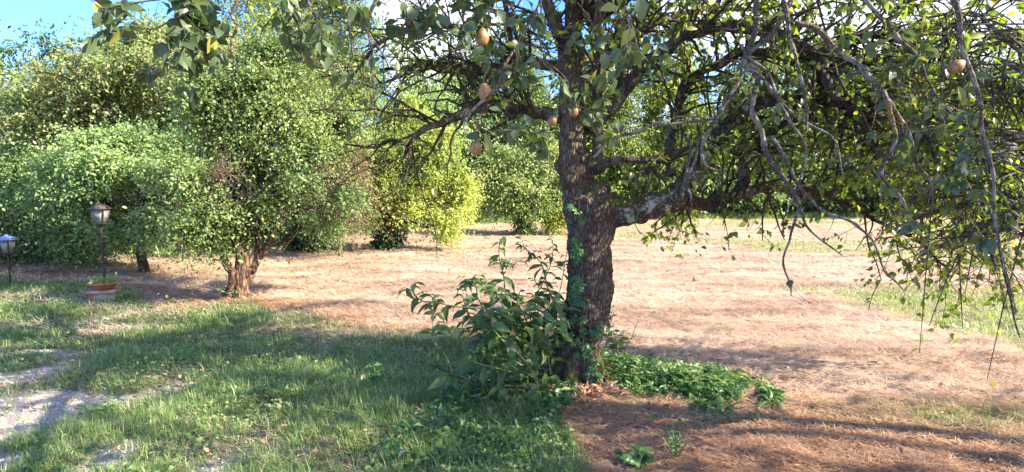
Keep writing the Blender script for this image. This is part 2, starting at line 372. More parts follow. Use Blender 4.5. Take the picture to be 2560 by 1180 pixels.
def ground_mat():
    m, nt, pb, out = newmat('mown field')
    o = objvec(nt, (1, 1, 1)); os_ = objvec(nt, (.5, 1.5, 1))
    straw = ramp(nt, noise_node(nt, 38, 8, .75, os_, 1.5), [(.28, (.24, .16, .11)), (.42, (.44, .315, .23)), (.55, (.58, .44, .33)), (.72, (.70, .56, .43))])
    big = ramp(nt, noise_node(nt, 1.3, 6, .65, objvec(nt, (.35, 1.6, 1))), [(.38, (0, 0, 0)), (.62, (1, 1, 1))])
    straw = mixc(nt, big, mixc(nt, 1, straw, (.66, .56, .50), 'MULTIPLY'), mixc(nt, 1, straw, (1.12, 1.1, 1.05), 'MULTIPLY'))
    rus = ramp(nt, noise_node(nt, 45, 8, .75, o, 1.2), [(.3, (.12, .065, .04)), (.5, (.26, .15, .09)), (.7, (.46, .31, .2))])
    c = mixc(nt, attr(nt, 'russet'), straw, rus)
    fg = ramp(nt, noise_node(nt, 40, 6, .7, os_), [(.3, (.10, .13, .04)), (.55, (.24, .26, .10)), (.75, (.42, .38, .2))])
    c = mixc(nt, attr(nt, 'fgreen'), c, fg)
    lw = ramp(nt, noise_node(nt, 50, 7, .7, o), [(.3, (.05, .07, .03)), (.5, (.11, .13, .055)), (.75, (.30, .25, .15))])
    c = mixc(nt, attr(nt, 'lawn'), c, lw)
    gr = ramp(nt, noise_node(nt, 70, 6, .8, o), [(.3, (.26, .215, .17)), (.5, (.45, .39, .32)), (.72, (.62, .55, .46))])
    c = mixc(nt, attr(nt, 'gravel'), c, gr)
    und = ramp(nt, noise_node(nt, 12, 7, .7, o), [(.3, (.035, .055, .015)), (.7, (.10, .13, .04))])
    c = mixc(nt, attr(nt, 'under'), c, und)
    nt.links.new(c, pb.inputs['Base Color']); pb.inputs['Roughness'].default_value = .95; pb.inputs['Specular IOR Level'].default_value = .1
    bump(nt, noise_node(nt, 45, 8, .8, os_, 1.5), .8, .03, pb)
    return m
# far edge of the mown field (px,py) read from the photograph
EDGE = np.array([G(px, py)[:2] for px, py in ((-500, 690), (0, 652), (250, 640), (480, 634), (700, 612), (860, 588), (1050, 573), (1250, 556), (1500, 549), (1800, 545), (2200, 543), (2560, 545), (3100, 552))])
def edge_y(x, _a=EDGE): return np.interp(x, _a[:, 0], _a[:, 1])
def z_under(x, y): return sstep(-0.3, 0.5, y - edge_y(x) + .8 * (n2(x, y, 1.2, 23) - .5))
ground = mesh_np('ground', np.stack([x_, y_, zz], -1), gf, ground_mat(), None,
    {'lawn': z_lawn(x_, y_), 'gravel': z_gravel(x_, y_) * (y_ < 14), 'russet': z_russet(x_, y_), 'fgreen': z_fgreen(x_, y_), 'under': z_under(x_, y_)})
tag(ground, 'mown dry field with patches of green, running back to the trees', 'ground', kind='structure')

def scatter(n, y0, y1, margin=1.0):
    u = rng.random(n); y = y0 * (y1 / y0) ** u
    hw = y * (CX / F) * 1.02 + margin
    x = (rng.random(n) * 2 - 1) * hw
    return x, y
# ---- straw (field)
def make_straw():
    reseed(101)
    n = 620000
    x, y = scatter(n, 2.7, 27)
    # some extra windrow texture
    dens = .25 + .9 * sstep(.3, .7, n2(x * .45, y * 1.5, 1.5, 31) * .6 + n2(x, y, 5, 32) * .4)
    keep = (y < edge_y(x) - .1) & (rng.random(n) < dens) & (z_gravel(x, y) < .5)
    lawn = z_lawn(x, y); keep &= rng.random(n) > lawn * (.86 - .5 * z_dry(x, y))
    keep &= rng.random(n) > z_fgreen(x, y) * .75
    x, y = x[keep], y[keep]; n = len(x)
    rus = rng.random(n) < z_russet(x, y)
    sc = np.clip(y / 5.0, .8, 3.2)
    z = hgt(x, y) + rng.random(n) ** 1.5 * .03 * np.clip(.4 + n2(x, y, 4, 33), 0, 1.6)
    az = rng.random(n) * 6.283; az = np.where(rng.random(n) < .45, rng.normal(0, .45, n) + np.pi * (rng.random(n) < .5), az)
    H = (.04 + .10 * rng.random(n)) * np.clip(sc, .8, 1.5); W = (.0024 + .0028 * rng.random(n)) * sc
    lean = np.clip(rng.normal(1.32, .10, n), .9, 1.5)
    tint = np.clip(rng.normal(.5, .22, n) + .75 * (n2(x * .4, y * 1.6, 1.6, 34) - .5), 0, 1)
    pos = np.stack([x, y, z], -1)
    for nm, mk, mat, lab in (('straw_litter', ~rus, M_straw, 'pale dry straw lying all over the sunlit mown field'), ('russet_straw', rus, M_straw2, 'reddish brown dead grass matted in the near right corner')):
        v, f, t = blades(pos[mk], az[mk], H[mk], W[mk], lean[mk], tint[mk], True)
        tag(mesh_np(nm, v, f, mat, None, {'tint': t}), lab, 'dry grass', kind='stuff')
make_straw()
# ---- lawn grass
def make_grass():
    reseed(102)
    n = 520000
    x, y = scatter(n, 2.6, 12, .8)
    cl = n2(x, y, 2.2, 41) * .6 + n2(x, y, 6, 42) * .4
    lawn = z_lawn(x, y) * (1 - .97 * z_gravel(x, y)) * (1 - .62 * z_dry(x, y))
    keep = (rng.random(n) < lawn * (.25 + 1.1 * sstep(.3, .65, cl)))
    x, y, cl = x[keep], y[keep], cl[keep]; n = len(x)
    sc = np.clip(y / 4.2, .85, 2.4)
    H = (.03 + .085 * rng.random(n) * (.4 + 1.3 * cl)) * np.where(rng.random(n) < .05, 1.7, 1) ; W = (.003 + .003 * rng.random(n)) * sc
    az = rng.random(n) * 6.283; lean = np.clip(rng.normal(1.0, .38, n), .05, 1.7)
    tint = np.clip(rng.normal(.42, .2, n) + .3 * (n2(x, y, 1.4, 43) - .5) + .55 * (rng.random(n) < .10), 0, 1)
    v, f, t = blades(np.stack([x, y, hgt(x, y) - .005], -1), az, H, W, lean, tint)
    tag(mesh_np('lawn_grass', v, f, M_grass, None, {'tint': t}), 'tufted green grass of the foreground verge beside the gravel drive', 'grass', kind='stuff')
    # low field grass in the green patches
    n = 160000; x, y = scatter(n, 3.2, 26); k = rng.random(n) < z_fgreen(x, y) * (y < edge_y(x)) ; x, y = x[k], y[k]; n = len(x)
    sc = np.clip(y / 4.2, .85, 4)
    v, f, t = blades(np.stack([x, y, hgt(x, y)], -1), rng.random(n) * 6.28, (.03 + .05 * rng.random(n)) * sc ** .4, (.003 + .003 * rng.random(n)) * sc, np.clip(rng.normal(.9, .4, n), .1, 1.6), np.clip(rng.normal(.72, .2, n), 0, 1))
    tag(mesh_np('field_grass', v, f, M_grass, None, {'tint': t}), 'short yellowish green regrowth in stripes across the mown field at right', 'grass', kind='stuff')
    # clover and small weeds
    n = 90000; x, y = scatter(n, 2.7, 9, .5)
    k = rng.random(n) < z_lawn(x, y) * (1 - z_gravel(x, y)) * sstep(.45, .62, n2(x, y, 1.6, 44)) * (.3 + .7 * (x > -1.6)); x, y = x[k], y[k]; n = len(x)
    d = np.stack([rng.normal(size=n), rng.normal(size=n), rng.random(n) * .6], -1); up = np.stack([rng.normal(0, .5, n), rng.normal(0, .5, n), np.ones(n)], -1)
    L = .018 + .022 * rng.random(n)
    v, f, t = leaves(np.stack([x, y, hgt(x, y) + .015 + .05 * rng.random(n)], -1), d, up, L, L * .8, np.clip(rng.normal(.5, .25, n), 0, 1))
    tag(mesh_np('clover', v, f, M_grass, None, {'tint': t}), 'low clover and round leaved weeds mixed into the near lawn', 'weeds', kind='stuff')
    # gravel pebbles
    n = 60000; x, y = scatter(n, 2.6, 9, .8); k = rng.random(n) < z_gravel(x, y) ** 2 * .8; x, y = x[k], y[k]; n = len(x)
    o = np.array([[1, 0, 0], [-.5, .87, 0], [-.5, -.87, 0], [.3, .3, .7], [-.4, .1, .6], [.1, -.4, .65]])
    fc = np.array([[3, 4, 5], [0, 1, 3], [1, 4, 3], [1, 2, 4], [2, 5, 4], [2, 0, 5], [0, 3, 5]])
    s = (.004 + .011 * rng.random(n) ** 2.2)[:, None, None]; a = rng.random(n) * 6.28
    c, sn = np.cos(a)[:, None], np.sin(a)[:, None]
    V = o[None] * (1 + .35 * rng.normal(size=(n, 6, 3))) * s
    V = np.stack([V[..., 0] * c - V[..., 1] * sn, V[..., 0] * sn + V[..., 1] * c, V[..., 2]], -1) + np.stack([x, y, hgt(x, y)], -1)[:, None]
    m, nt, pb, out = newmat('pebble'); nt.links.new(ramp(nt, attr(nt, 'tint'), [(0, (.22, .20, .19)), (.5, (.42, .38, .34)), (1, (.66, .62, .56))]), pb.inputs['Base Color']); pb.inputs['Roughness'].default_value = .8
    tag(mesh_np('gravel', V.reshape(-1, 3), (fc[None] + (np.arange(n) * 6)[:, None, None]).reshape(-1, 3), m, None, {'tint': np.repeat(rng.random(n), 6)}, smooth=False), 'pale grey loose gravel of the drive at the left edge', 'gravel', kind='stuff')
make_grass()

# ------------------------------------------------------------------ generic crown
def crown_leaves(lobes, n_tw, lpt, L, W, droop=.35, shell=.45, gap=.38, gs=1.3, tw=.35, seed=1, tmpl=T_SIMPLE, tshift=0.0):
    """lobes: (cx,cy,cz,rx,ry,rz). twigs radiate out of the lobes and carry the leaves"""
    reseed(seed); lobes = np.asarray(lobes, float)
    w = (lobes[:, 3] * lobes[:, 5]); w = w / w.sum()
    li = rng.choice(len(lobes), n_tw, p=w); lb = lobes[li]
    # every lobe is made of smaller drooping sprays with gaps between them
    NS = 16; sd = rdir(len(lobes) * NS); sr = .30 + .48 * rng.random(len(sd)); own = np.repeat(np.arange(len(lobes)), NS)
    sc_ = lobes[own, :3] + sd * lobes[own, 3:] * sr[:, None]; srad = lobes[own, 3:] * (.20 + .20 * rng.random(len(sd)))[:, None] * np.array([1, 1, .65])
    si = li * NS + rng.integers(NS, size=n_tw)
    d = rdir(n_tw); d[:, 2] = np.where(rng.random(n_tw) < .65, np.abs(d[:, 2]), d[:, 2]); rr = rng.random(n_tw) ** .4
    p = sc_[si] + d * srad[si] * rr[:, None]
    loose = rng.random(n_tw) < .16
    d0 = rdir(n_tw); p = np.where(loose[:, None], lb[:, :3] + d0 * lb[:, 3:] * (shell + (.95 - shell) * rng.random(n_tw))[:, None], p)
    d = nrmz(d * .5 + sd[si] * .9)
    ns = noise3(p, gs, seed + 9) * .65 + noise3(p, gs * 2.7, seed + 10) * .35
    k = (ns > gap) & (p[:, 2] > .12); p, d, rr, ns = p[k], d[k], rr[k], ns[k]; n = len(p)
    td = nrmz(d * .75 + rdir(n) * .65 + np.array([0, 0, -droop * .6]))
    TL = tw * (.5 + rng.random(n)) * np.where(rng.random(n) < .10, 2.3, 1)
    t = (np.arange(lpt) + .3)[None] / lpt + rng.normal(0, .04, (n, lpt))
    q = p[:, None] + td[:, None] * (t * TL[:, None])[..., None] + np.array([0, 0, -1]) * (droop * t ** 2 * TL[:, None])[..., None]
    q = q.reshape(-1, 3); m = len(q); tdr = np.repeat(td, lpt, 0)
    ld = nrmz(tdr * .5 + rdir(m) * .8 + np.array([0, 0, -.35])); up = nrmz(rdir(m) * .65 + np.array([.45, -.3, .7]))
    q += rng.normal(0, L * .35, (m, 3))
    LL = L * (.5 + .95 * rng.random(m) ** 1.4)
    tint = np.clip(.42 + tshift + rng.normal(0, .15, m) + .9 * (np.repeat(noise3(p, gs * .9, seed + 20), lpt) - .5) + .5 * (rng.random(m) < .025), 0, 1)
    v, f, tt = leaves(q, ld, up, LL, LL * W, tint, tmpl)
    return v, f, tt, p, td, TL
def lob(px, py, Y, rpx, rpy, ry=None):
    c = P(px, py, Y); a = rpx * Y / F; b = rpy * Y / F
    return (c[0], c[1], c[2], a, ry if ry else max(a, b) * .9, b)
def limb_path(a, b, sag, n=9, wob=.12, seed=1):
    t = np.linspace(0, 1, n)[:, None]; a = np.asarray(a); b = np.asarray(b)
    p = a + (b - a) * t + np.array([0, 0, sag]) * (t * (1 - t) * 2)
    L = np.linalg.norm(b - a)
    p = p + wob * L * np.sin(t * np.pi) * (np.stack([noise3(p, 1.8, seed + k) for k in range(3)], -1) - .5)
    return p
def tree(name, label, cat, base, lobes, mat, bark, n_tw, lpt=9, L=.07, W=.5, r=.09, fork=.35, group=None, seed=1, nlimb=None, twigs=600, **kw):
    base = np.array([base[0], base[1], float(hgt(base[0], base[1]))])
    root = thing(name, label, cat, base, group)
    v, f, t, p, td, TL = crown_leaves(lobes, n_tw, lpt, L, W, seed=seed, **kw)
    mesh_np('crown', v, f, mat, root, {'tint': t})
    lb = np.asarray(lobes); top = np.array([(lb[:, 0].mean() + base[0]) / 2, (lb[:, 1].mean() + base[1]) / 2, 0]);
    zc = (lb[:, 2] * lb[:, 3]).sum() / lb[:, 3].sum(); zmin = max(.35, fork * zc); top[2] = zmin; top[:2] = base[:2] * .8 + top[:2] * .2
    mb = MB()
    tp = limb_path(base - [0, 0, .15], top, 0, 10, .1, seed); rad = r * np.linspace(1.25, .85, 10); rad[0] *= 1.35; rad[1] *= 1.1
    mb.tube(tp, rad, 12)
    if mb.n: mb.build('trunk', bark, root)
    mb = MB()
    for k, l in enumerate(lb[:nlimb] if nlimb else lb):
        c = l[:3] + np.array([0, 0, l[5] * .35]); pa = limb_path(top - [0, 0, .05], c, .12, 9, .35, seed + 3 * k)
        mb.tube(pa, r * np.linspace(.62, .12, 9), 7)
        for j in range(4):
            a = pa[3 + j]; b = l[:3] + rdir(1)[0] * l[3:] * .75
            mb.tube(limb_path(a, b, .05, 7, .3, seed + 31 * k + j), r * np.linspace(.22, .04, 7), 5)
    kk = rng.choice(len(p), min(twigs, len(p)), replace=False)
    tt = np.linspace(-.5, 1, 4)[None, :, None]
    tpth = p[kk][:, None] + td[kk][:, None] * tt * TL[kk][:, None, None] + np.array([0, 0, -.3]) * (np.clip(tt, 0, 1) ** 2 * TL[kk][:, None, None])
    v, f = sweep(tpth, np.broadcast_to(np.array([.006, .005, .004, .002]) * max(1, base[1] / 10), (len(kk), 4)), 3); mb.add(v, f)
    mb.build('limbs', bark, root)
    return root

# ------------------------------------------------------------------ trees at the left and in the field
g = G(592, 748)
def gnarled_tree():
    Y = float(g[1]); root = thing('gnarled_tree', 'gnarled fruit tree with a short twisted reddish trunk forking just above the straw', 'tree', (g[0], g[1], 0))
    Z = lambda zx, zy, w, dy=0: (450 + zx / 2.622, 350 + zy / 2.622, Y + dy, w / 2.622 / 2)
    stems = [
        [Z(385, 1075, 150), Z(385, 1035, 118), Z(395, 950, 100), Z(398, 880, 98), Z(408, 810, 92), Z(405, 750, 84, .02), Z(375, 690, 88, .03), Z(355, 640, 75, .05), Z(345, 560, 45, .1), Z(330, 430, 25, .2)],
        [Z(360, 1050, 60, -.05), Z(348, 960, 45, -.08), Z(345, 880, 44, -.1), Z(320, 830, 50, -.1), Z(292, 780, 46, -.12), Z(300, 730, 42, -.15), Z(330, 700, 36, -.1), Z(310, 600, 28, -.1), Z(230, 480, 18, -.2)],
        [Z(415, 960, 60, .05), Z(450, 900, 62, .08), Z(480, 845, 60, .1), Z(515, 780, 56, .12), Z(560, 725, 56, .12), Z(600, 670, 40, .15), Z(625, 600, 34, .2), Z(655, 480, 26, .3), Z(700, 370, 18, .4), Z(760, 260, 12, .5)],
        [Z(500, 790, 40, .12), Z(505, 730, 38, .12), Z(512, 640, 34, .12), Z(520, 520, 30, .15), Z(530, 380, 26, .2), Z(532, 200, 22, .25), Z(520, 60, 16, .3), Z(540, -150, 9, .4)],
        [Z(425, 850, 46, .03), Z(440, 790, 40, .03), Z(447, 735, 36, .03), Z(455, 697, 30, .03)],
        [Z(360, 800, 18, -.2), Z(350, 850, 20, -.2), Z(365, 900, 22, -.12)],
    ]
    mb = MB()
    for s in stems[:5]:
        p, r = trace(s, 40, .05); mb.closed(p, r, 20)
    reseed(5)
    for k in range(7):   # knots and roots
        a = k / 7 * 6.28; c = np.array([g[0], g[1], 0]); p = np.array([c + [.05 * math.cos(a), .05 * math.sin(a), .22], c + [.17 * math.cos(a), .17 * math.sin(a), .06], c + [.32 * math.cos(a), .32 * math.sin(a), -.08]])
        p = catmull(p, 8); mb.closed(p, np.linspace(.06, .02, 8), 8)
    o = mb.build('trunk', B_plum, root)
    rm = o.modifiers.new('r', 'REMESH'); rm.mode = 'VOXEL'; rm.voxel_size = .009; rm.use_smooth_shade = True
    tx = bpy.data.textures.new('lumps', 'CLOUDS'); tx.noise_scale = .14; dm = o.modifiers.new('d', 'DISPLACE'); dm.texture = tx; dm.strength = .045; dm.mid_level = .5
    lobes = [lob(560, 480, Y - .3, 120, 120), lob(700, 300, Y + .3, 160, 150), lob(560, 270, Y + .3, 150, 120), lob(815, 440, Y + .2, 110, 125), lob(870, 390, Y + .3, 50, 70),
             lob(495, 575, Y - .4, 85, 60), lob(640, 380, Y + .9, 150, 150), lob(830, 320, Y + .5, 90, 90), lob(810, 545, Y + .3, 70, 30), lob(700, 180, Y + .8, 140, 80)]
    v, f, t, p, td, TL = crown_leaves(lobes, 11500, 11, .047, .6, seed=21, gap=.44, gs=1.7, tw=.3, droop=.3, tshift=-.02)
    mesh_np('crown', v, f, M_green, root, {'tint': t})
    mb = MB(); reseed(8)
    for s, i0 in ((stems[0], 24), (stems[1], 20), (stems[2], 16), (stems[3], 10)):
        pa, _ = trace(s, 40)
        for j in range(9):
            a = pa[min(39, i0 + int(rng.random() * (39 - i0)))]; l = lobes[rng.integers(len(lobes))]; b = np.array(l[:3]) + rdir(1)[0] * np.array(l[3:]) * .8
            mb.tube(limb_path(a, b, .15, 10, .4, j * 7 + i0), np.linspace(.022, .004, 10), 6)
    kk = rng.choice(len(p), 2600, replace=False); tt = np.linspace(-.8, 1, 4)[None, :, None]
    v, f = sweep(p[kk][:, None] + td[kk][:, None] * tt * TL[kk][:, None, None], np.broadcast_to(np.array([.005, .004, .003, .0015]), (2600, 4)), 3); mb.add(v, f)
    mb.build('limbs', B_bg, root)
    # tangle of dead twigs high on the left flank, and one on the right flank
    mb = MB()
    c = P(540, 420, Y - 1.15)
    for k in range(38):
        a0 = c + rng.normal(0, .05, 3) + [.1, 0, -.12]; h = rng.normal(0, 1, 3); h[2] = abs(h[2]) * .8
        d = nrmz(h + np.array([-.5, -.2, .2])); q = [a0]
        for j in range(9):
            d = nrmz(d + rng.normal(0, .28, 3) + [0.03, 0, -.10]); q.append(q[-1] + d * .055)
        mb.tube(np.array(q), np.linspace(.005, .0018, 10), 4)
    mb.build('dead_twigs', B_tan, root)
gnarled_tree()
leafy = [lob(300, 400, 10.4, 120, 90), lob(200, 430, 10.6, 110, 90), lob(380, 480, 10.0, 80, 100), lob(300, 510, 10.2, 130, 90), lob(400, 550, 10.0, 85, 45), lob(320, 562, 10.0, 60, 28), lob(170, 490, 10.8, 90, 70), lob(90, 440, 11.2, 90, 80), lob(440, 420, 10.6, 70, 100), lob(20, 430, 11.6, 80, 70), lob(470, 500, 10.4, 50, 70)]
tree('leafy_tree', 'dense light green tree behind the rusty hooded lamp, its crown hanging low', 'tree', (P(350, 500, 10.4)[0], 10.4), leafy, M_bright, B_bg, 17500, 11, .057, .6, r=.08, seed=31, gap=.43, gs=1.5, tw=.32, droop=.3)
upper = [lob(420, 210, 12.4, 170, 110), lob(620, 190, 11.5, 170, 110), lob(240, 260, 12.2, 150, 100), lob(760, 160, 12, 110, 90), lob(170, 190, 10.8, 110, 65), lob(330, 130, 12.4, 120, 55), lob(100, 290, 11.5, 110, 80)]
tree('rusty_leaved_tree', 'tall olive green tree with rust tinted leaves rising behind the leafy trees at left', 'tree', (P(450, 500, 12.4)[0], 12.4), upper, M_upper, B_bg, 11500, 10, .075, .5, r=.13, seed=41, gap=.41, gs=1.3, tw=.5, droop=.15, shell=.3)
tree('silver_tree', 'pale silvery willow like tree at the left edge above the bushes', 'tree', (P(30, 500, 14)[0], 14), [lob(40, 330, 14, 90, 50), lob(-60, 350, 14, 90, 60)], M_silver, B_bg, 3000, 9, .1, .3, r=.1, seed=51, gap=.36, tw=.5)
tree('pine_with_dry_boughs', 'tree with dry tan boughs at the left edge above the lamp with the blue hood', 'tree', (P(-40, 500, 12.5)[0], 12.5), [lob(-10, 500, 12.3, 90, 26), lob(40, 530, 12.2, 60, 18), lob(-60, 460, 12.5, 90, 30)], M_tan, B_tan, 1500, 10, .13, .12, r=.09, seed=53, gap=.3, tw=.6, droop=.3, twigs=900)
bush_l = [lob(60, 600, 12.0, 110, 40), lob(-60, 590, 12, 100, 60), lob(130, 590, 12.6, 70, 50), lob(120, 540, 13.2, 90, 60), lob(40, 560, 13, 80, 50)]
tree('wide_bush', 'wide soft green bush mound behind the lamp with the blue hood', 'bush', (P(60, 600, 12.3)[0], 12.3), bush_l, M_bright, B_bg, 4600, 10, .075, .45, r=.05, seed=57, gap=.33, tw=.4, droop=.3, tshift=-.12)
gs_ = G(212, 668)
tree('sapling', 'slim young tree between the two lamps at the far side of the straw', 'tree', gs_, [lob(205, 600, gs_[1], 60, 36), lob(150, 560, gs_[1] + .3, 50, 40), lob(250, 570, gs_[1] + .2, 50, 40)], M_green, B_bg, 1500, 9, .075, .4, r=.035, seed=59, gap=.36, fork=.6, tshift=-.1)
gy = G(975, 628)
yel = [lob(945, 460, 14.2, 75, 50), lob(1065, 460, 14.2, 80, 55), lob(1110, 505, 14, 55, 42), lob(1115, 570, 13.9, 22, 26), lob(1000, 390, 14.5, 90, 65), lob(1090, 410, 14.6, 75, 60), lob(915, 490, 14.1, 36, 32), lob(1035, 505, 13.9, 42, 24), lob(1010, 310, 15, 60, 60), lob(1145, 480, 14.4, 42, 50), lob(930, 440, 14.4, 50, 50), lob(1060, 350, 14.8, 70, 60), lob(900, 430, 14.6, 40, 50)]
tree('yellow_green_tree', 'bright yellow green tree with drooping boughs standing in the middle of the field', 'tree', gy, yel, M_yellow, B_bg, 12500, 10, .07, .55, r=.12, seed=61, gap=.41, gs=1.5, tw=.38, droop=.25, shell=.3)
rt = [lob(2330, 330, 3.20, 120, 110), lob(2500, 200, 3.10, 130, 130), lob(2230, 220, 3.60, 110, 90), lob(2480, 430, 3.00, 110, 120), lob(2330, 480, 3.20, 90, 80), lob(2420, 610, 3.10, 70, 50), lob(2540, 560, 3.00, 70, 90), lob(2240, 560, 3.40, 40, 60), lob(2420, 60, 3.20, 140, 90), lob(2300, 640, 3.50, 45, 30)]
tree('spreading_pear_tree', 'leafy pear tree at the right edge whose twiggy boughs hang before the field', 'tree', (3.9, 3.2), rt, M_right_leaf, B_twig, 290, 8, .043, .62, r=.07, seed=81, gap=.45, gs=2.6, tw=.26, droop=.45, shell=.2, twigs=900, tshift=.16, fork=.8, tmpl=T_OVATE)
def suckers(px, py, rx, ry, name, label, mat, seed, n=350, L=.09):
    c = G(px, py); root = thing(name, label, 'shrub', (c[0], c[1], 0))
    l = [(c[0], c[1], ry * c[1] / F * .9, rx * c[1] / F, rx * c[1] / F * .7, ry * c[1] / F)]
    v, f, t, p, td, TL = crown_leaves(l, n, 8, L, .45, seed=seed, gap=.25, shell=.1, tw=.25, droop=0)
    mesh_np('foliage', v, f, mat, root, {'tint': t})
    reseed(seed); m = 24; b = np.tile([c[0], c[1], -.03], (m, 1)) + rng.normal(0, .06, (m, 3)) * [1, 1, 0]
    e = np.array(l[0][:3]) + rdir(m) * np.array(l[0][3:]) * .8; tt = np.linspace(0, 1, 5)[None, :, None]
    v, f = sweep(b[:, None] * (1 - tt) + e[:, None] * tt, np.broadcast_to(np.linspace(.01, .003, 5), (m, 5)), 4)
    mesh_np('stems', v, f, B_bg, root, {'tint': np.zeros(len(v))})
    return root
suckers(972, 627, 34, 26, 'basal_shoots', 'dark shoots sprouting round the foot of the yellow green tree', M_dark, 65)
gd = G(780, 628)
tree('small_dark_tree', 'low dark green bush tree seen under the right side of the gnarled tree', 'tree', gd, [lob(790, 592, gd[1], 42, 24), lob(750, 590, gd[1] + .2, 26, 24)], M_dark, B_bg, 1500, 9, .07, .5, r=.06, seed=67, gap=.3, fork=.4, tw=.25)
gb = G(872, 590)
tree('dry_twiggy_shrub', 'brownish twiggy half dead tree between the gnarled tree and the yellow green tree', 'tree', (P(850, 590, 13)[0], 13.0), [lob(850, 470, 12.6, 45, 70), lob(845, 400, 12.8, 50, 60), lob(870, 510, 12.6, 28, 40)], M_tan, B_tan, 1700, 7, .06, .35, r=.05, seed=69, gap=.3, tw=.45, twigs=1700, shell=.15)
g3 = G(1308, 587)
tree('orchard_tree', 'slender orchard tree with a short straight trunk in the far part of the field', 'tree', g3, [lob(1310, 470, g3[1], 90, 60), lob(1250, 430, g3[1] + .5, 80, 70), lob(1370, 430, g3[1] + .5, 80, 70), lob(1330, 510, g3[1] - .5, 45, 35)], M_green, B_bg, 4200, 9, .1, .5, r=.13, seed=71, gap=.44, tw=.5, droop=.5, shell=.25, tshift=.12)
suckers(1306, 588, 26, 22, 'trunk_shoots', 'leafy shoots around the trunk of the far orchard tree', M_forest, 73, 260, .11)
tree('yellow_bush', 'yellow green bush at the field edge just left of the pear trunk', 'bush', G(1395, 580)[:2], [lob(1395, 535, 19, 36, 36), lob(1415, 500, 19.5, 30, 40)], M_yellow, B_bg, 1600, 9, .09, .5, r=.05, seed=75, gap=.33, tw=.3)

# ------------------------------------------------------------------ woodland edge: each front tree a thing
def forest_tree(x, y, h, rad, seed, label, mat=M_forest, n=4200, ts=0.0, low=.12):
    reseed(seed); l = []
    h = h * 1.2; rad = rad * 1.1
    for k in range(9):
        zc = h * (low + .78 * (k + .6) / 9); rr = rad * (1.05 - .55 * ((k / 8) - .35) ** 2 * 2.2) * (.5 + .25 * rng.random())
        a = rng.random() * 6.28; q = rad * .5 * rng.random() ** .5 * (1 - .5 * k / 9)
        l.append((x + q * math.cos(a), y + q * math.sin(a), zc, rr, rr, rr * .62))
    return tree('woodland_tree', label, 'tree', (x, y), l, mat, B_bg, n, 8, .15 * max(1, y / 25), .5, r=.02 * h, fork=.5, group='trees of the woodland edge', seed=seed, gap=.42, gs=.8, tw=.8, droop=.3, twigs=250, shell=.3, nlimb=6, tshift=ts, low_ok=None) if False else \
        tree('woodland_tree', label, 'tree', (x, y), l, mat, B_bg, n, 8, .15 * max(1, y / 25), .5, r=.02 * h, fork=.5, group='trees of the woodland edge', seed=seed, gap=.42, gs=.8, tw=.8, droop=.3, twigs=250, shell=.3, nlimb=6, tshift=ts)
WOOD = [
 (-70, 18, 5.0, 2.6, 'woodland tree at the far left edge above the silvery tree', M_forest, .05),
 (200, 19, 5.8, 2.6, 'woodland tree behind the rust tinted tree, second from the left', M_dark, .1),
 (450, 20, 6.6, 2.8, 'woodland tree hidden behind the leafy tree and the rust tinted tree', M_forest, 0),
 (690, 21, 9.6, 3.0, 'woodland tree whose top shows above the gnarled tree', M_yellow, -.15),
 (860, 21, 8.2, 2.8, 'woodland tree filling the gap between the gnarled tree and the yellow green tree', M_yellow, -.22),
 (1020, 25, 7.6, 3.0, 'woodland tree rising behind the yellow green tree', M_bright, .05),
 (1170, 29, 8.8, 2.8, 'dark woodland tree right of the yellow green tree', M_dark, .15),
 (1330, 29, 8.8, 3.0, 'woodland tree directly behind the far orchard tree', M_forest, .1),
 (1500, 31, 8.6, 3.3, 'woodland tree behind the trunk of the pear tree', M_yellow, -.2),
 (1680, 31, 8.0, 3.5, 'sunlit woodland tree seen through the fork of the pear tree', M_yellow, -.15),
 (1860, 31, 9.0, 3.5, 'woodland tree seen just right of the fork of the pear tree', M_bright, 0),
 (2050, 31, 9.0, 3.6, 'woodland tree above the far grass behind the long bare twigs', M_yellow, -.2),
 (2250, 31, 8.0, 3.6, 'woodland tree behind the hanging leaf curtain at right', M_forest, .1),
 (2450, 31, 8.6, 3.8, 'woodland tree behind the densest leaves at the right edge', M_dark, .2),
 (2680, 31, 9.0, 3.8, 'woodland tree at the far right edge', M_dark, .1)]
for k, (px, y, h, rad, lab, mt, ts) in enumerate(WOOD):
    forest_tree(P(px, 500, y)[0], y, h, rad, 200 + k, lab, mt, 5600, ts)
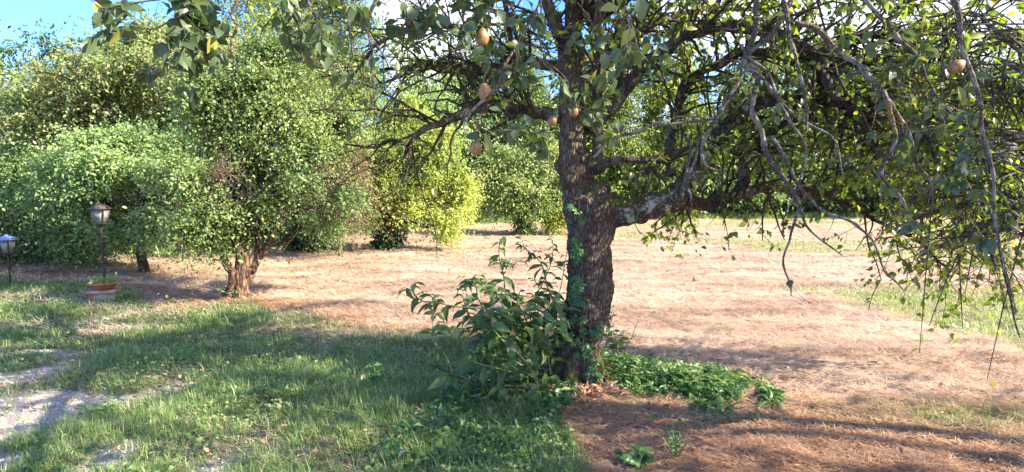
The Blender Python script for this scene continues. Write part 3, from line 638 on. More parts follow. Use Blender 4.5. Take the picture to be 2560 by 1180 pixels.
# undergrowth along the field edge
def undergrowth():
    reseed(301); l = []
    for k in range(95):
        x = -17 + 47 * (k + rng.random()) / 95; y = float(edge_y(x)) + .8 + 1.8 * rng.random(); r = .7 + .9 * rng.random()
        l.append((x, y, .25 + .45 * r, r * 1.1, r, r * (.6 + .5 * rng.random())))
    v, f, t, p, td, TL = crown_leaves(l, 21000, 8, .13, .5, seed=302, gap=.3, gs=1.2, tw=.4, droop=.2, shell=.3)
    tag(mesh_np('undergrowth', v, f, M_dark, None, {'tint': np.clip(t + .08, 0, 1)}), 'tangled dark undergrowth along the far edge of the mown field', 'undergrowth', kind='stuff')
    n = 46000; x = rng.uniform(-18, 32, n); y = edge_y(x) + rng.normal(.2, .45, n) - .9 * (rng.random(n) < .15) * rng.random(n)
    kk = n2(x, y, 1.1, 81) + .3 * rng.random(n) > .5; x, y = x[kk], y[kk]; n = len(x)
    v, f, t = blades(np.stack([x, y, hgt(x, y) - .01], -1), rng.random(n) * 6.28, .10 + .3 * rng.random(n) ** 1.5, .012 + .012 * rng.random(n), np.clip(rng.normal(.7, .4, n), 0, 1.6), np.clip(rng.normal(.45, .3, n), 0, 1))
    tag(mesh_np('edge_grass', v, f, M_grass, None, {'tint': t}), 'uncut long grass along the foot of the woodland', 'grass', kind='stuff')
    l = []
    for k in range(70):
        x = -40 + 100 * (k + rng.random()) / 70; y = max(float(edge_y(x)), 24) + 7 + 6 * rng.random(); r = 2.2 + 1.5 * rng.random()
        l.append((x, y, 1.5 + 4.2 * rng.random(), r * 1.2, r, r * .9))
    v, f, t, p, td, TL = crown_leaves(l, 26000, 8, .26, .5, seed=303, gap=.25, gs=.5, tw=1, droop=.2, shell=.5)
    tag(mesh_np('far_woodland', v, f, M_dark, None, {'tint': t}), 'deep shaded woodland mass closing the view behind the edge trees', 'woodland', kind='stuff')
undergrowth()

# ------------------------------------------------------------------ the pear tree
gp = G(1440, 955); PY = float(gp[1])
pear = thing('pear_tree', 'big old pear tree in front with a leaning mossy trunk and long low spreading limbs', 'tree', (gp[0], gp[1], 0))
def pear_tree():
    Y = PY
    trunk = [
        [(1428, 985, Y, 84), (1430, 950, Y, 62), (1436, 900, Y, 52), (1449, 840, Y, 54), (1464, 780, Y, 58), (1474, 720, Y, 58), (1474, 660, Y, 55), (1476, 600, Y, 56), (1482, 550, Y, 62), (1488, 515, Y, 62), (1490, 480, Y, 45)],
        [(1465, 590, Y, 44), (1455, 530, Y, 44), (1447, 480, Y, 40), (1440, 440, Y, 41), (1437, 410, Y, 42), (1436, 370, Y, 34), (1434, 320, Y, 31), (1430, 260, Y, 31), (1432, 200, Y + .02, 28), (1439, 150, Y + .02, 22), (1440, 100, Y + .05, 19), (1432, 40, Y + .05, 17), (1425, -60, Y, 15), (1440, -200, Y - .1, 12), (1430, -380, Y - .2, 10)],
    ]
    big = [(1490, 545, Y, 50), (1525, 532, Y - .02, 42), (1565, 530, Y - .05, 35), (1605, 522, Y - .05, 33), (1650, 508, Y - .03, 32), (1690, 490, Y, 30), (1720, 462, Y, 25)]
    mb = MB()
    for s in trunk:
        p, r = trace(s, 60, .03); mb.closed(p, r, 24)
    p, r = trace(big, 40, .02); mb2 = MB(); mb2.closed(p, r * (1 + .35 * (noise3(p, 9, 67) - .5)), 20)
    for (px, py, rr) in ((1545, 520, 26), (1600, 548, 14), (1668, 500, 20), (1520, 548, 30)):
        c = P(px, py, Y - .05); mb2.closed(np.array([c + [z, 0, 0] for z in (-.06, -.03, 0, .03, .06)]), np.array([.5, .85, 1, .85, .5]) * rr * Y / F, 12)
    o = mb2.build('big_limb', B_big, pear); rm = o.modifiers.new('r', 'REMESH'); rm.mode = 'VOXEL'; rm.voxel_size = .009; rm.use_smooth_shade = True
    tb = bpy.data.textures.new('lump4', 'CLOUDS'); tb.noise_scale = .07; dm = o.modifiers.new('d', 'DISPLACE'); dm.texture = tb; dm.strength = .04; dm.mid_level = .5
    mb.closed(p[:12], r[:12] * .98, 16)
    # bumps/knots at the fork and root flares
    for (px, py, dy, rr) in ((1408, 418, -.02, 24), (1478, 410, -.06, 22), (1500, 470, -.08, 26), (1425, 455, -.08, 22), (1415, 880, -.06, 34), (1500, 740, -.02, 28), (1530, 500, -.04, 22), (1400, 840, .0, 20)):
        c = P(px, py, Y + dy); mb.closed(np.array([c + [0, 0, z] for z in (-.06, -.03, 0, .03, .06)]), np.array([.5, .85, 1, .85, .5]) * rr * Y / F, 12)
    for a, L in ((-2.7, .42), (-1.9, .34), (-1.1, .38), (-.3, .35), (.6, .35), (1.6, .4), (2.6, .4)):
        c = np.array([gp[0], gp[1], 0]); q = catmull([c + [.08 * math.cos(a), .08 * math.sin(a), .32], c + [.2 * math.cos(a), .2 * math.sin(a), .08], c + [L * math.cos(a), L * math.sin(a), -.06]], 9)
        mb.closed(q, np.linspace(.10, .03, 9), 10)
    o = mb.build('trunk', B_pear, pear)
    rm = o.modifiers.new('r', 'REMESH'); rm.mode = 'VOXEL'; rm.voxel_size = .010; rm.use_smooth_shade = True
    tx = bpy.data.textures.new('lump2', 'CLOUDS'); tx.noise_scale = .10; dm = o.modifiers.new('d', 'DISPLACE'); dm.texture = tx; dm.strength = .045; dm.mid_level = .5
    tx = bpy.data.textures.new('lump3', 'VORONOI'); tx.noise_scale = .028; dm = o.modifiers.new('d2', 'DISPLACE'); dm.texture = tx; dm.strength = .014; dm.mid_level = .5

    y = Y
    L = []   # (spec, material, sides, twigginess, leafiness, side-branch length)
    A = lambda spec, mat=None, tw=1.0, lf=1.0, sl=.5: L.append((spec, mat or B_limb, tw, lf, sl))
    A([(1690, 492, y, 28), (1722, 438, y, 24), (1770, 365, y, 17), (1825, 305, y - .05, 16), (1885, 262, y - .1, 15), (1950, 255, y - .15, 15), (2020, 268, y - .2, 13), (2090, 262, y - .25, 10), (2180, 250, y - .3, 8), (2300, 240, y - .4, 5), (2420, 260, y - .5, 3)], tw=1.2, lf=1.3)
    A([(1695, 492, y, 20), (1760, 510, y + .1, 16), (1830, 494, y + .15, 14), (1900, 466, y + .2, 12), (1960, 474, y + .25, 10), (2050, 490, y + .3, 9), (2130, 520, y + .3, 7), (2210, 562, y + .3, 4)], tw=1.3, lf=.9)
    A([(1840, 492, y + .15, 13), (1856, 450, y + .15, 15), (1864, 403, y + .15, 15), (1905, 352, y + .15, 12), (1960, 310, y + .1, 9), (2040, 300, y, 7), (2130, 330, y, 4)], lf=1.2)
    A([(1485, 425, y - .08, 16), (1520, 405, y - .15, 12), (1565, 401, y - .2, 11), (1622, 406, y - .2, 10), (1665, 400, y - .2, 9), (1720, 372, y - .15, 7), (1790, 360, y - .1, 6), (1850, 390, y - .1, 5)], tw=.7, lf=.6)
    A([(1630, 410, y - .2, 7), (1600, 440, y - .25, 6), (1572, 470, y - .3, 4)], tw=.4, lf=.4)
    A([(1480, 330, y, 22), (1522, 275, y - .05, 18), (1577, 207, y - .08, 17), (1632, 150, y - .1, 16), (1690, 105, y - .12, 15), (1755, 78, y - .15, 15), (1812, 64, y - .2, 15), (1870, 70, y - .25, 16), (1940, 88, y - .3, 16), (2018, 128, y - .35, 15), (2060, 204, y - .4, 12), (2104, 261, y - .4, 11), (2151, 304, y - .45, 9), (2187, 365, y - .5, 7), (2210, 430, y - .5, 4)], tw=1.4, lf=1.1)
    A([(1675, 440, y, 12), (1680, 342, y + .05, 13), (1694, 285, y + .05, 12), (1708, 223, y + .05, 12), (1741, 190, y + .05, 11), (1803, 157, y, 11), (1870, 133, y, 11), (1990, 140, y, 10), (2100, 155, y, 8), (2250, 150, y, 5), (2400, 120, y, 3)], tw=1.3, lf=1.3)
    A([(1400, 290, y - .02, 20), (1348, 281, y - .1, 17), (1295, 274, y - .2, 16), (1241, 263, y - .3, 15), (1188, 263, y - .35, 14), (1152, 285, y - .4, 12), (1099, 306, y - .4, 9), (1060, 317, y - .45, 8), (1035, 338, y - .45, 7), (1017, 367, y - .45, 6), (1008, 395, y - .45, 3)], tw=1.3, lf=.35)
    A([(1020, 362, y - .45, 5), (985, 349, y - .5, 4.5), (957, 352, y - .5, 4.5), (932, 370, y - .5, 4), (861, 367, y - .55, 2)], tw=.6, lf=.1, sl=.25)
    A([(1400, 165, y, 16), (1330, 153, y - .1, 12), (1277, 146, y - .15, 11), (1234, 171, y - .2, 11), (1181, 185, y - .25, 10), (1142, 178, y - .3, 8), (1099, 174, y - .3, 7), (1049, 167, y - .35, 6), (985, 164, y - .35, 4.5), (950, 170, y - .4, 3)], tw=1.5, lf=.45)
    A([(1422, 200, y, 22), (1408, 130, y - .03, 17), (1392, 70, y - .05, 15), (1368, 10, y - .1, 14), (1345, -50, y - .15, 12), (1290, -150, y - .3, 9), (1200, -260, y - .5, 6)], tw=1.2, lf=1.2)
    A([(1495, 420, y - .05, 15), (1496, 300, y - .08, 12), (1494, 180, y - .08, 12), (1500, 60, y - .1, 11), (1498, -60, y - .15, 10), (1520, -200, y - .3, 7)], B_pear, tw=1.0, lf=1.1)
    A([(1240, -60, y - .5, 12), (1195, -10, y - .55, 10), (1190, 40, y - .55, 10), (1184, 64, y - .55, 9), (1145, 68, y - .6, 8), (1099, 60, y - .6, 7), (1042, 57, y - .65, 6), (1003, 82, y - .7, 5), (953, 107, y - .7, 5), (932, 121, y - .7, 4.5), (900, 165, y - .7, 3.5), (850, 215, y - .7, 2)], tw=1.6, lf=.25)
    A([(1250, -60, y - .4, 8), (1264, 10, y - .4, 7), (1270, 80, y - .4, 7), (1285, 150, y - .35, 6)], tw=.8, lf=.8)
    A([(1440, 60, y + .1, 12), (1560, -40, y + .2, 11), (1700, -90, y + .2, 10), (1900, -100, y + .1, 9), (2100, -60, y, 7), (2300, 20, y - .1, 5)], tw=1.8, lf=1.3, sl=.7)
    A([(1420, 0, y + .1, 12), (1300, -90, y + .3, 10), (1100, -140, y + .4, 8), (900, -120, y + .5, 6), (750, -60, y + .5, 4)], tw=1.6, lf=.8, sl=.6)
    A([(1540, 250, y, 12), (1560, 190, y + .1, 10), (1580, 120, y + .2, 9), (1600, 40, y + .3, 8), (1640, -60, y + .4, 6)], tw=1.0, lf=1.0)
    A([(1460, 210, y + .1, 12), (1520, 140, y + .5, 10), (1640, 60, y + 1.0, 8), (1800, 20, y + 1.5, 6), (1950, 40, y + 1.9, 3)], tw=1.4, lf=1.5, sl=.6)
    A([(1700, 500, y + .05, 12), (1720, 520, y + .8, 8), (1700, 500, y + 1.6, 6), (1680, 520, y + 2.2, 4), (1700, 580, y + 2.4, 2)], tw=1.2, lf=1.8, sl=.4)
    # far side boughs, leafy, drooping over the field
    A([(1950, 255, y - .1, 10), (2050, 220, y + .1, 8), (2150, 260, y + .2, 6), (2250, 360, y + .25, 4), (2300, 520, y + .3, 3)], tw=2.0, lf=0.9, sl=.6)
    A([(2020, 130, y - .3, 10), (2150, 90, y - .3, 8), (2300, 120, y - .5, 7), (2420, 200, y - .7, 5), (2520, 340, y - .9, 3)], tw=2.5, lf=0.9, sl=.6)
    A([(2090, 262, y - .25, 9), (2220, 300, y - .1, 7), (2350, 390, y, 5), (2440, 520, y, 4), (2480, 660, y, 2)], tw=2.4, lf=1.0, sl=.55)
    A([(2150, 304, y - .4, 8), (2260, 360, y + .4, 6), (2380, 480, y + .3, 5), (2420, 620, y + .3, 3)], tw=2.2, lf=0.9, sl=.55)
    A([(2210, 562, y + .3, 5), (2300, 600, y + .3, 4), (2360, 660, y + .3, 3), (2420, 700, y + .2, 2)], tw=1.8, lf=0.7, sl=.35)
    # overhead limbs that shade the foreground (above the frame)
    up = lambda pts, r0, r1: (np.array(pts), np.linspace(r0, r1, len(pts)))
    X = []
    X.append(up([(0.5, 4.6, 3.1), (.3, 3.6, 3.5), (-.3, 2.6, 3.4), (-1.2, 1.9, 3.1), (-2.2, 1.6, 2.9)], .06, .015))
    X.append(up([(0.5, 4.6, 3.0), (1.2, 3.6, 3.4), (1.8, 2.5, 3.5), (2.3, 1.3, 3.3), (2.6, 0.2, 3.0)], .06, .015))
    X.append(up([(0.6, 4.6, 2.9), (1.8, 4.0, 3.6), (3.0, 3.2, 3.7), (4.2, 2.4, 3.3)], .06, .015))
    X.append(up([(0.4, 4.6, 3.3), (-.6, 4.6, 4.0), (-1.6, 4.8, 4.2), (-2.6, 5.0, 4.0)], .05, .012))
    X.append(up([(0.5, 4.6, 3.6), (.9, 5.0, 4.5), (1.4, 5.2, 5.2), (1.5, 5.3, 5.6)], .05, .012))
    X.append(up([(0.5, 4.6, 3.5), (.2, 4.2, 4.4), (-.3, 3.8, 5.0)], .05, .012))
    X.append(up([(1.8, 2.5, 3.5), (2.0, 2.3, 3.0), (2.15, 2.3, 2.6)], .02, .01))
    # near hanging limbs
    N_ = []   # grey, thin, lichen covered
    n = lambda spec, tw=.5, lf=0.0, sl=.2: N_.append((spec, B_twig, tw, lf, sl))
    n([(2100, -160, 3.0, 10), (1983, 0, 3.1, 9), (1964, 24, 3.1, 8.5), (1917, 100, 3.15, 8), (1846, 190, 3.2, 7), (1803, 266, 3.2, 7), (1770, 361, 3.25, 6), (1767, 427, 3.25, 5), (1803, 446, 3.25, 3)], .5, .15)
    n([(1900, -140, 3.2, 11), (1889, 0, 3.2, 10), (1884, 100, 3.2, 10), (1880, 200, 3.2, 9), (1886, 270, 3.2, 9), (1905, 320, 3.2, 8.5), (1925, 400, 3.15, 8), (1965, 450, 3.1, 7), (2001, 500, 3.1, 6), (1990, 586, 3.1, 4), (1981, 644, 3.1, 3.4), (1978, 748, 3.1, 2)], .35, .05, .14)
    n([(1998, 490, 3.1, 6), (2024, 552, 3.05, 4), (2059, 598, 3.05, 3), (2108, 650, 3.0, 1.8)], .25, 0, .08)
    n([(1940, 350, 3.15, 6), (1990, 440, 3.1, 5.5), (2047, 500, 3.05, 5), (2117, 558, 3.0, 4.5), (2180, 621, 2.95, 4), (2220, 684, 2.95, 3.5), (2255, 730, 2.95, 2)], .4, 0, .09)
    n([(1950, -60, 3.0, 7), (1962, 47, 3.0, 6.5), (1971, 114, 3.0, 6.5), (2004, 180, 3.0, 6), (2014, 266, 3.0, 5.5), (2002, 327, 3.0, 3)], .5, .2)
    n([(1990, 60, 2.9, 8), (2052, 85, 2.9, 9), (2099, 123, 2.9, 8.5), (2156, 180, 2.85, 8), (2204, 247, 2.8, 7.5), (2213, 361, 2.8, 6), (2232, 441, 2.8, 5), (2261, 484, 2.8, 4), (2275, 530, 2.8, 2)], .8, .5, .25)
    n([(2120, -80, 2.8, 8), (2170, 10, 2.8, 7), (2213, 57, 2.8, 6.5), (2280, 138, 2.8, 6), (2303, 190, 2.8, 5), (2330, 216, 2.8, 4), (2400, 300, 2.8, 3)], .8, .8, .25)
    n([(2200, 240, 2.8, 7), (2240, 290, 2.8, 6), (2280, 332, 2.8, 5.5), (2303, 403, 2.8, 4.5), (2322, 451, 2.8, 3.5), (2330, 520, 2.8, 2)], .8, .6, .25)
    n([(1860, 180, 3.2, 6), (1930, 240, 3.15, 5), (1990, 290, 3.1, 4.5), (2060, 330, 3.0, 4), (2100, 420, 3.0, 2.5)], .5, .2)
    n([(1850, 190, 3.2, 5), (1790, 290, 3.3, 4), (1720, 300, 3.4, 4.5), (1640, 310, 3.4, 5), (1560, 335, 3.4, 5), (1512, 360, 3.4, 6), (1485, 390, 3.4, 4)], .4, .25)
    n([(1860, 110, 3.2, 5), (1960, 280, 3.1, 5), (2010, 400, 3.1, 4), (1965, 560, 3.1, 2)], .4, .1)
    n([(1760, 330, 3.3, 5), (1735, 400, 3.3, 5), (1700, 470, 3.3, 5), (1690, 500, 3.3, 4)], .3, .1, .1)
    n([(1720, 330, 3.35, 6), (1715, 440, 3.35, 5), (1708, 500, 3.35, 3.5), (1712, 540, 3.35, 2)], .4, .1, .12)
    n([(2380, -60, 2.4, 8), (2420, 100, 2.4, 7), (2470, 300, 2.4, 6), (2500, 500, 2.4, 5), (2500, 640, 2.4, 4), (2510, 740, 2.4, 3.5), (2560, 850, 2.4, 2.5)], .8, 1.0, .25)
    # pear bearing twigs near the camera
    n([(1390, -120, 2.35, 6), (1330, 20, 2.35, 5), (1275, 130, 2.35, 4.5), (1250, 165, 2.35, 4.5), (1225, 225, 2.3, 4.5), (1190, 270, 2.3, 4), (1180, 310, 2.3, 3.5), (1195, 340, 2.3, 2.5)], .5, 1.0, .16)
    n([(1250, 165, 2.35, 3), (1310, 130, 2.4, 2.5), (1380, 150, 2.45, 2), (1420, 200, 2.5, 1.5)], .9, 1.0, .12)
    n([(1190, 290, 2.3, 2.5), (1240, 330, 2.35, 2.5), (1300, 335, 2.4, 2), (1370, 350, 2.5, 1.5)], .8, 1.4, .12)
    n([(1340, 0, 2.35, 3), (1360, 110, 2.45, 2.5), (1420, 230, 2.5, 2.5), (1480, 320, 2.5, 2)], .8, .9, .14)
    n([(1150, -100, 2.2, 4), (1090, -10, 2.2, 3), (1045, 30, 2.2, 2)], 1, 1.6, .14)
    n([(1250, -100, 2.2, 4), (1225, 0, 2.2, 3), (1208, 65, 2.2, 2)], .8, 1.4, .12)
    n([(1640, -120, 1.7, 5), (1600, -40, 1.7, 4), (1560, 20, 1.75, 2.5), (1580, 80, 1.8, 1.5)], .4, .6, .12)
    n([(1420, -100, 2.2, 4), (1500, -20, 2.2, 3), (1560, 60, 2.2, 2.5), (1590, 120, 2.2, 1.5)], .9, .9, .14)
    # overhanging leafy branch upper left
    n([(560, -260, 2.1, 9), (600, -120, 2.1, 8), (595, 0, 2.1, 6), (590, 40, 2.1, 5), (608, 65, 2.1, 4.5), (592, 110, 2.1, 4), (588, 182, 2.1, 2)], 1.00, 0.96, .11)
    n([(600, -120, 2.0, 6), (480, -20, 2.0, 4), (420, 16, 2.0, 3), (350, 15, 2.0, 2.5), (260, 25, 2.0, 2), (215, 5, 2.0, 1.5)], 1.30, 1.52, .11)
    n([(520, -40, 1.9, 4), (480, 20, 1.9, 3), (430, 50, 1.9, 2.5), (380, 70, 1.9, 2), (300, 60, 1.9, 1.5)], 1.20, 1.44, .11)
    n([(520, -60, 2.1, 5), (490, 50, 2.1, 3.5), (472, 107, 2.1, 3), (455, 145, 2.1, 2.5), (400, 190, 2.1, 1.5)], 1.20, 1.44, .11)
    n([(700, -120, 2.2, 6), (740, 20, 2.2, 4), (750, 80, 2.2, 3), (740, 180, 2.2, 1.5)], 1.20, 0.64, .11)
    n([(760, -120, 2.2, 6), (784, 20, 2.2, 4), (800, 90, 2.2, 3), (820, 150, 2.2, 2.5), (845, 195, 2.2, 1.5)], 1.00, 0.20, .11)
    n([(640, -80, 2.2, 5), (680, 0, 2.2, 3), (760, 20, 2.2, 2.5), (850, -5, 2.2, 2)], 1.30, 1.28, .11)
    n([(900, -120, 3.2, 6), (890, 30, 3.2, 5), (880, 120, 3.2, 3), (870, 200, 3.2, 1.5)], 1.2, .1, .25)
    n([(960, -120, 3.2, 8), (940, 10, 3.2, 6), (933, 70, 3.2, 5), (930, 120, 3.2, 3), (920, 230, 3.2, 1.5)], 1.2, .1, .25)
    return L, X, N_

def grow(paths, dens, seglen, wander, up, seed, K=7, ang=(.5, 1.2)):
    """children on polylines. paths: list of (pts,rad). returns M,K,3 paths, radii, parent lengths"""
    P0, T0, R0 = [], [], []
    for (pts, rad), dn in zip(paths, dens):
        seg = np.linalg.norm(np.diff(pts, axis=0), axis=1); Lt = seg.sum(); n = rng.poisson(Lt * dn)
        if n == 0:
            if len(paths) > 1 and (P0 or pts is not paths[-1][0]): continue
            n = 2
        s = (.12 + .88 * rng.random(n)) * Lt; cs = np.concatenate([[0], np.cumsum(seg)])
        i = np.clip(np.searchsorted(cs, s) - 1, 0, len(seg) - 1); f = ((s - cs[i]) / np.maximum(seg[i], 1e-6))[:, None]
        P0.append(pts[i] * (1 - f) + pts[i + 1] * f); T0.append(nrmz(pts[i + 1] - pts[i])); R0.append(rad[i])
    P0 = np.vstack(P0); T0 = np.vstack(T0); R0 = np.concatenate(R0); n = len(P0)
    a = ang[0] + (ang[1] - ang[0]) * rng.random(n)
    pr = nrmz(np.cross(T0, rdir(n))); pr = nrmz(pr + np.array([0, 0, 1]) * np.asarray(up))
    d = nrmz(T0 * np.cos(a)[:, None] + pr * np.sin(a)[:, None])
    Ls = seglen(n) if callable(seglen) else np.full(n, seglen)
    pts = [P0]
    for k in range(K - 1):
        d = nrmz(d + rng.normal(0, wander, (n, 3)) + np.array([0, 0, 1]) * (-.10 if k > 1 else .04)); pts.append(pts[-1] + d * (Ls / (K - 1))[:, None])
    return np.stack(pts, 1), R0, Ls

def build_pear():
    L, X, N_ = pear_tree()
    reseed(77)
    far_l, near_l = [], []
    limbs = []
    for spec, mat, tw, lf, sl in L:
        p, r = trace(spec, None, .05); limbs.append((p, r, mat, tw, lf, sl, False))
    for pts, r in X:
        c = catmull(np.column_stack([pts, r]), 24); limbs.append((c[:, :3], c[:, 3], B_limb, 1.4, .9, .8, False))
    for spec, mat, tw, lf, sl in N_:
        p, r = trace(spec, 12 * len(spec), .09); r = r * .76; limbs.append((p, r * (1 + 1.1 * np.clip(noise3(p, 38, 66) - .55, 0, 1)), mat, tw, lf, sl, True))
    twd = MB(); twg = MB()
    LV = {False: [], True: []}
    for i, (p, r, mat, tw, lf, sl, near) in enumerate(limbs):
        mb = MB(); r2 = r * (1 + .25 * (noise3(p, 14, 60) - .5)); mb.tube(p, r2, 10 if not near else 7)
        o = mb.build('hanging_branch' if near else 'limb', mat, pear)
        k1, R1, L1 = grow([(p, r)], [(17 if not near else 10) * tw], lambda n: sl * 1.15 * (.3 + rng.random(n) ** 1.5 * 1.3), .24, .35 if not near else -.1, 0, 7)
        rad1 = np.clip(R1 * .45, .002, .014 if not near else .004)[:, None] * np.linspace(1, .3, 7)[None]
        (twg if near else twd).add(*sweep(k1, rad1, 5 if not near else 4))
        k2, R2, L2 = grow([(a, b) for a, b in zip(k1, rad1)], [7 if not near else 9] * len(k1), lambda n: (.22 if not near else .09) * (.3 + rng.random(n)), .3, 0, 0, 5)
        rad2 = np.clip(R2 * .6, .0013, .004)[:, None] * np.linspace(1, .4, 5)[None]
        (twg if near else twd).add(*sweep(k2, rad2, 3))
        if lf > 0:
            for kk, per in ((k1, 3.2), (k2, 3.0)):
                m = int(len(kk) * per * lf * (1.8 if near else .85))
                if m == 0: continue
                a = rng.integers(len(kk), size=m); K = kk.shape[1]; t = (.25 + .75 * rng.random(m)) * (K - 1.001); j = t.astype(int); f = (t - j)[:, None]
                q = kk[a, j] * (1 - f) + kk[a, j + 1] * f; T = nrmz(kk[a, j + 1] - kk[a, j])
                LV[near].append((q, T))
    o = twd.build('twigs', B_twigd, pear); o['kind'] = 'stuff'
    o = twg.build('hanging_twigs', B_twig, pear); o['kind'] = 'stuff'
    for near in (False, True):
        q = np.vstack([a for a, b in LV[near]]); T = np.vstack([b for a, b in LV[near]]); m = len(q)
        d = nrmz(T * .35 + rdir(m) * .8 + np.array([0, 0, -.55])); up = nrmz(rdir(m) * .9 + np.array([0, 0, .6]))
        Lf = (.038 + .034 * rng.random(m)) if near else (.035 + .035 * rng.random(m))
        tint = np.clip(rng.normal(.42, .17, m) + .6 * (rng.random(m) < .03), 0, 1)
        v, f, t = leaves(q + d * .008, d, up, Lf, Lf * .66, tint, T_OVATE if near else T_SIMPLE if False else T_OVATE, curl=.4 + 1.6 * rng.random(m))
        mesh_np('foliage' if not near else 'near_foliage', v, f, M_near_leaf if near else M_pear_leaf, pear, {'tint': t})
    print('pear leaves', sum(len(a) for a, b in LV[False]), sum(len(a) for a, b in LV[True]), 'twigs', twd.n, twg.n)
build_pear()

# feature leaves: single large pale or yellow leaves hanging close to the camera
def feature_leaves():
    reseed(88)
    FL = [(1600, -10, 1.6, .055, .030, (.1, 0, -1), .75), (1545, 18, 1.9, .05, .032, (-1, 0, -.1), .95), (1585, 70, 1.9, .055, .03, (-.6, 0, -.8), 1.0), (1713, 72, 2.2, .04, .015, (1, 0, .05), 1.0),
          (1213, 330, 2.25, .09, .026, (.25, 0, -1), .9), (1510, 130, 2.2, .055, .035, (.1, 0, -1), .3), (1200, 345, 2.3, .05, .035, (-1, 0, .2), .2), (2395, 215, 2.4, .07, .03, (.4, 0, -1), .9), (2420, 95, 2.2, .06, .02, (1, 0, .2), 1.0),
          (1130, 60, 2.2, .06, .03, (-.7, 0, .3), .6), (1222, 270, 2.25, .045, .02, (1, 0, -.2), .6), (1545, 300, 2.4, .05, .03, (.3, 0, -1), .1), (1245, 20, 2.2, .05, .03, (.5, 0, -1), .3)]
    pos = np.array([P(a, b, c) for a, b, c, *_ in FL]); d = np.array([f[5] for f in FL], float); L_ = np.array([f[3] for f in FL]); W_ = np.array([f[4] for f in FL])
    up = np.array([(.1, -1, .35)] * len(FL)) + rng.normal(0, .25, (len(FL), 3))
    v, f, t = leaves(pos, d, up, L_ * 1.25, W_ * 1.3, np.array([f[6] for f in FL]), T_LANCE, curl=.5 + rng.random(len(FL)))
    mesh_np('large_leaves', v, f, M_near_leaf, pear, {'tint': t})
feature_leaves()

# pears
def pear_mat():
    m, nt, pb, out = newmat('russet pear skin')
    f = noise_node(nt, 60, 5, .6, objvec(nt)); nt.links.new(ramp(nt, f, [(.32, (.12, .065, .03)), (.5, (.26, .145, .055)), (.68, (.36, .22, .08))]), pb.inputs['Base Color'])
    pb.inputs['Roughness'].default_value = .55; pb.inputs['Subsurface Weight'].default_value = .05; bump(nt, f, .15, .003, pb); return m
M_pear = pear_mat(); M_rot = plain('rotten pear skin', (.10, .05, .03), .7, 0, .4, 90, .5); M_stalk = plain('pear stalk', (.12, .08, .05), .8, sc=80)
def make_pear(px, py, Y, h, label, mat=M_pear, tilt=(0, 0)):
    c = P(px, py, Y); rad = h * .40
    prof = [(0, -.5), (.5, -.485), (.82, -.38), (.98, -.2), (1.0, -.02), (.88, .16), (.62, .32), (.42, .42), (.25, .475), (.08, .46), (0, .45)]
    a = np.linspace(0, 6.2832, 20, endpoint=False); V = []
    for r_, z_ in prof: V += [(max(r_, .01) * rad * math.cos(t), max(r_, .01) * rad * math.sin(t), z_ * h) for t in a]
    idx = np.arange(len(prof) * 20).reshape(len(prof), 20)
    q = np.stack([idx[:-1], np.roll(idx[:-1], -1, 1), np.roll(idx[1:], -1, 1), idx[1:]], -1).reshape(-1, 4)
    V = np.array(V); V += rad * .06 * (noise3(V, 25, int(px))[:, None] - .5)
    o = bpy.data.objects.new('pear', None); COL.objects.link(o); o.location = tuple(c); o.rotation_euler = (tilt[0], tilt[1], 0)
    tag(o, label, 'fruit', 'pears hanging in the tree')
    for nm, v, f, mt in (('flesh', V, q, mat),):
        b = mesh_np(nm, v, f, mt); b.parent = o
    p = catmull([(0, 0, h * .44), (.001, 0, h * .6), (.006, 0, h * .85)], 6); v, f = sweep(p[None], np.full((1, 6), .0014), 6)
    b = mesh_np('stalk', v, f, M_stalk); b.parent = o
    # dried calyx
    v, f, t = leaves(np.tile([0, 0, -h * .49], (6, 1)), np.array([(math.cos(k), math.sin(k), -.8) for k in np.arange(6) * 1.05]), np.tile([0, 0, 1.], (6, 1)), .006, .004, np.zeros(6))
    b = mesh_np('calyx', v, f, M_stalk); b.parent = o
make_pear(1190, 369, 2.3, .060, 'lowest russet pear, hanging alone at the tip of the pale twig left of the trunk', tilt=(.1, .05))
make_pear(1213, 229, 2.32, .072, 'round russet pear half behind a pale twig, the middle pear left of the trunk', tilt=(.2, -.15))
make_pear(1206, 92, 2.2, .066, 'topmost russet pear left of the trunk, a leaf against its right side', tilt=(0, .1))
make_pear(1026, 50, 2.2, .052, 'shrivelled dark brown pear near the top edge against the cloud', M_rot, (.1, .2))
make_pear(1434, 276, 2.9, .062, 'small shaded pear hanging in front of the pear trunk', tilt=(.1, 0))
make_pear(1381, 301, 2.9, .056, 'small pear half hidden by leaves just left of the pear trunk', tilt=(0, .2))
make_pear(2392, 165, 2.4, .07, 'greenish brown pear among bright leaves near the right edge', tilt=(.1, 1.0))

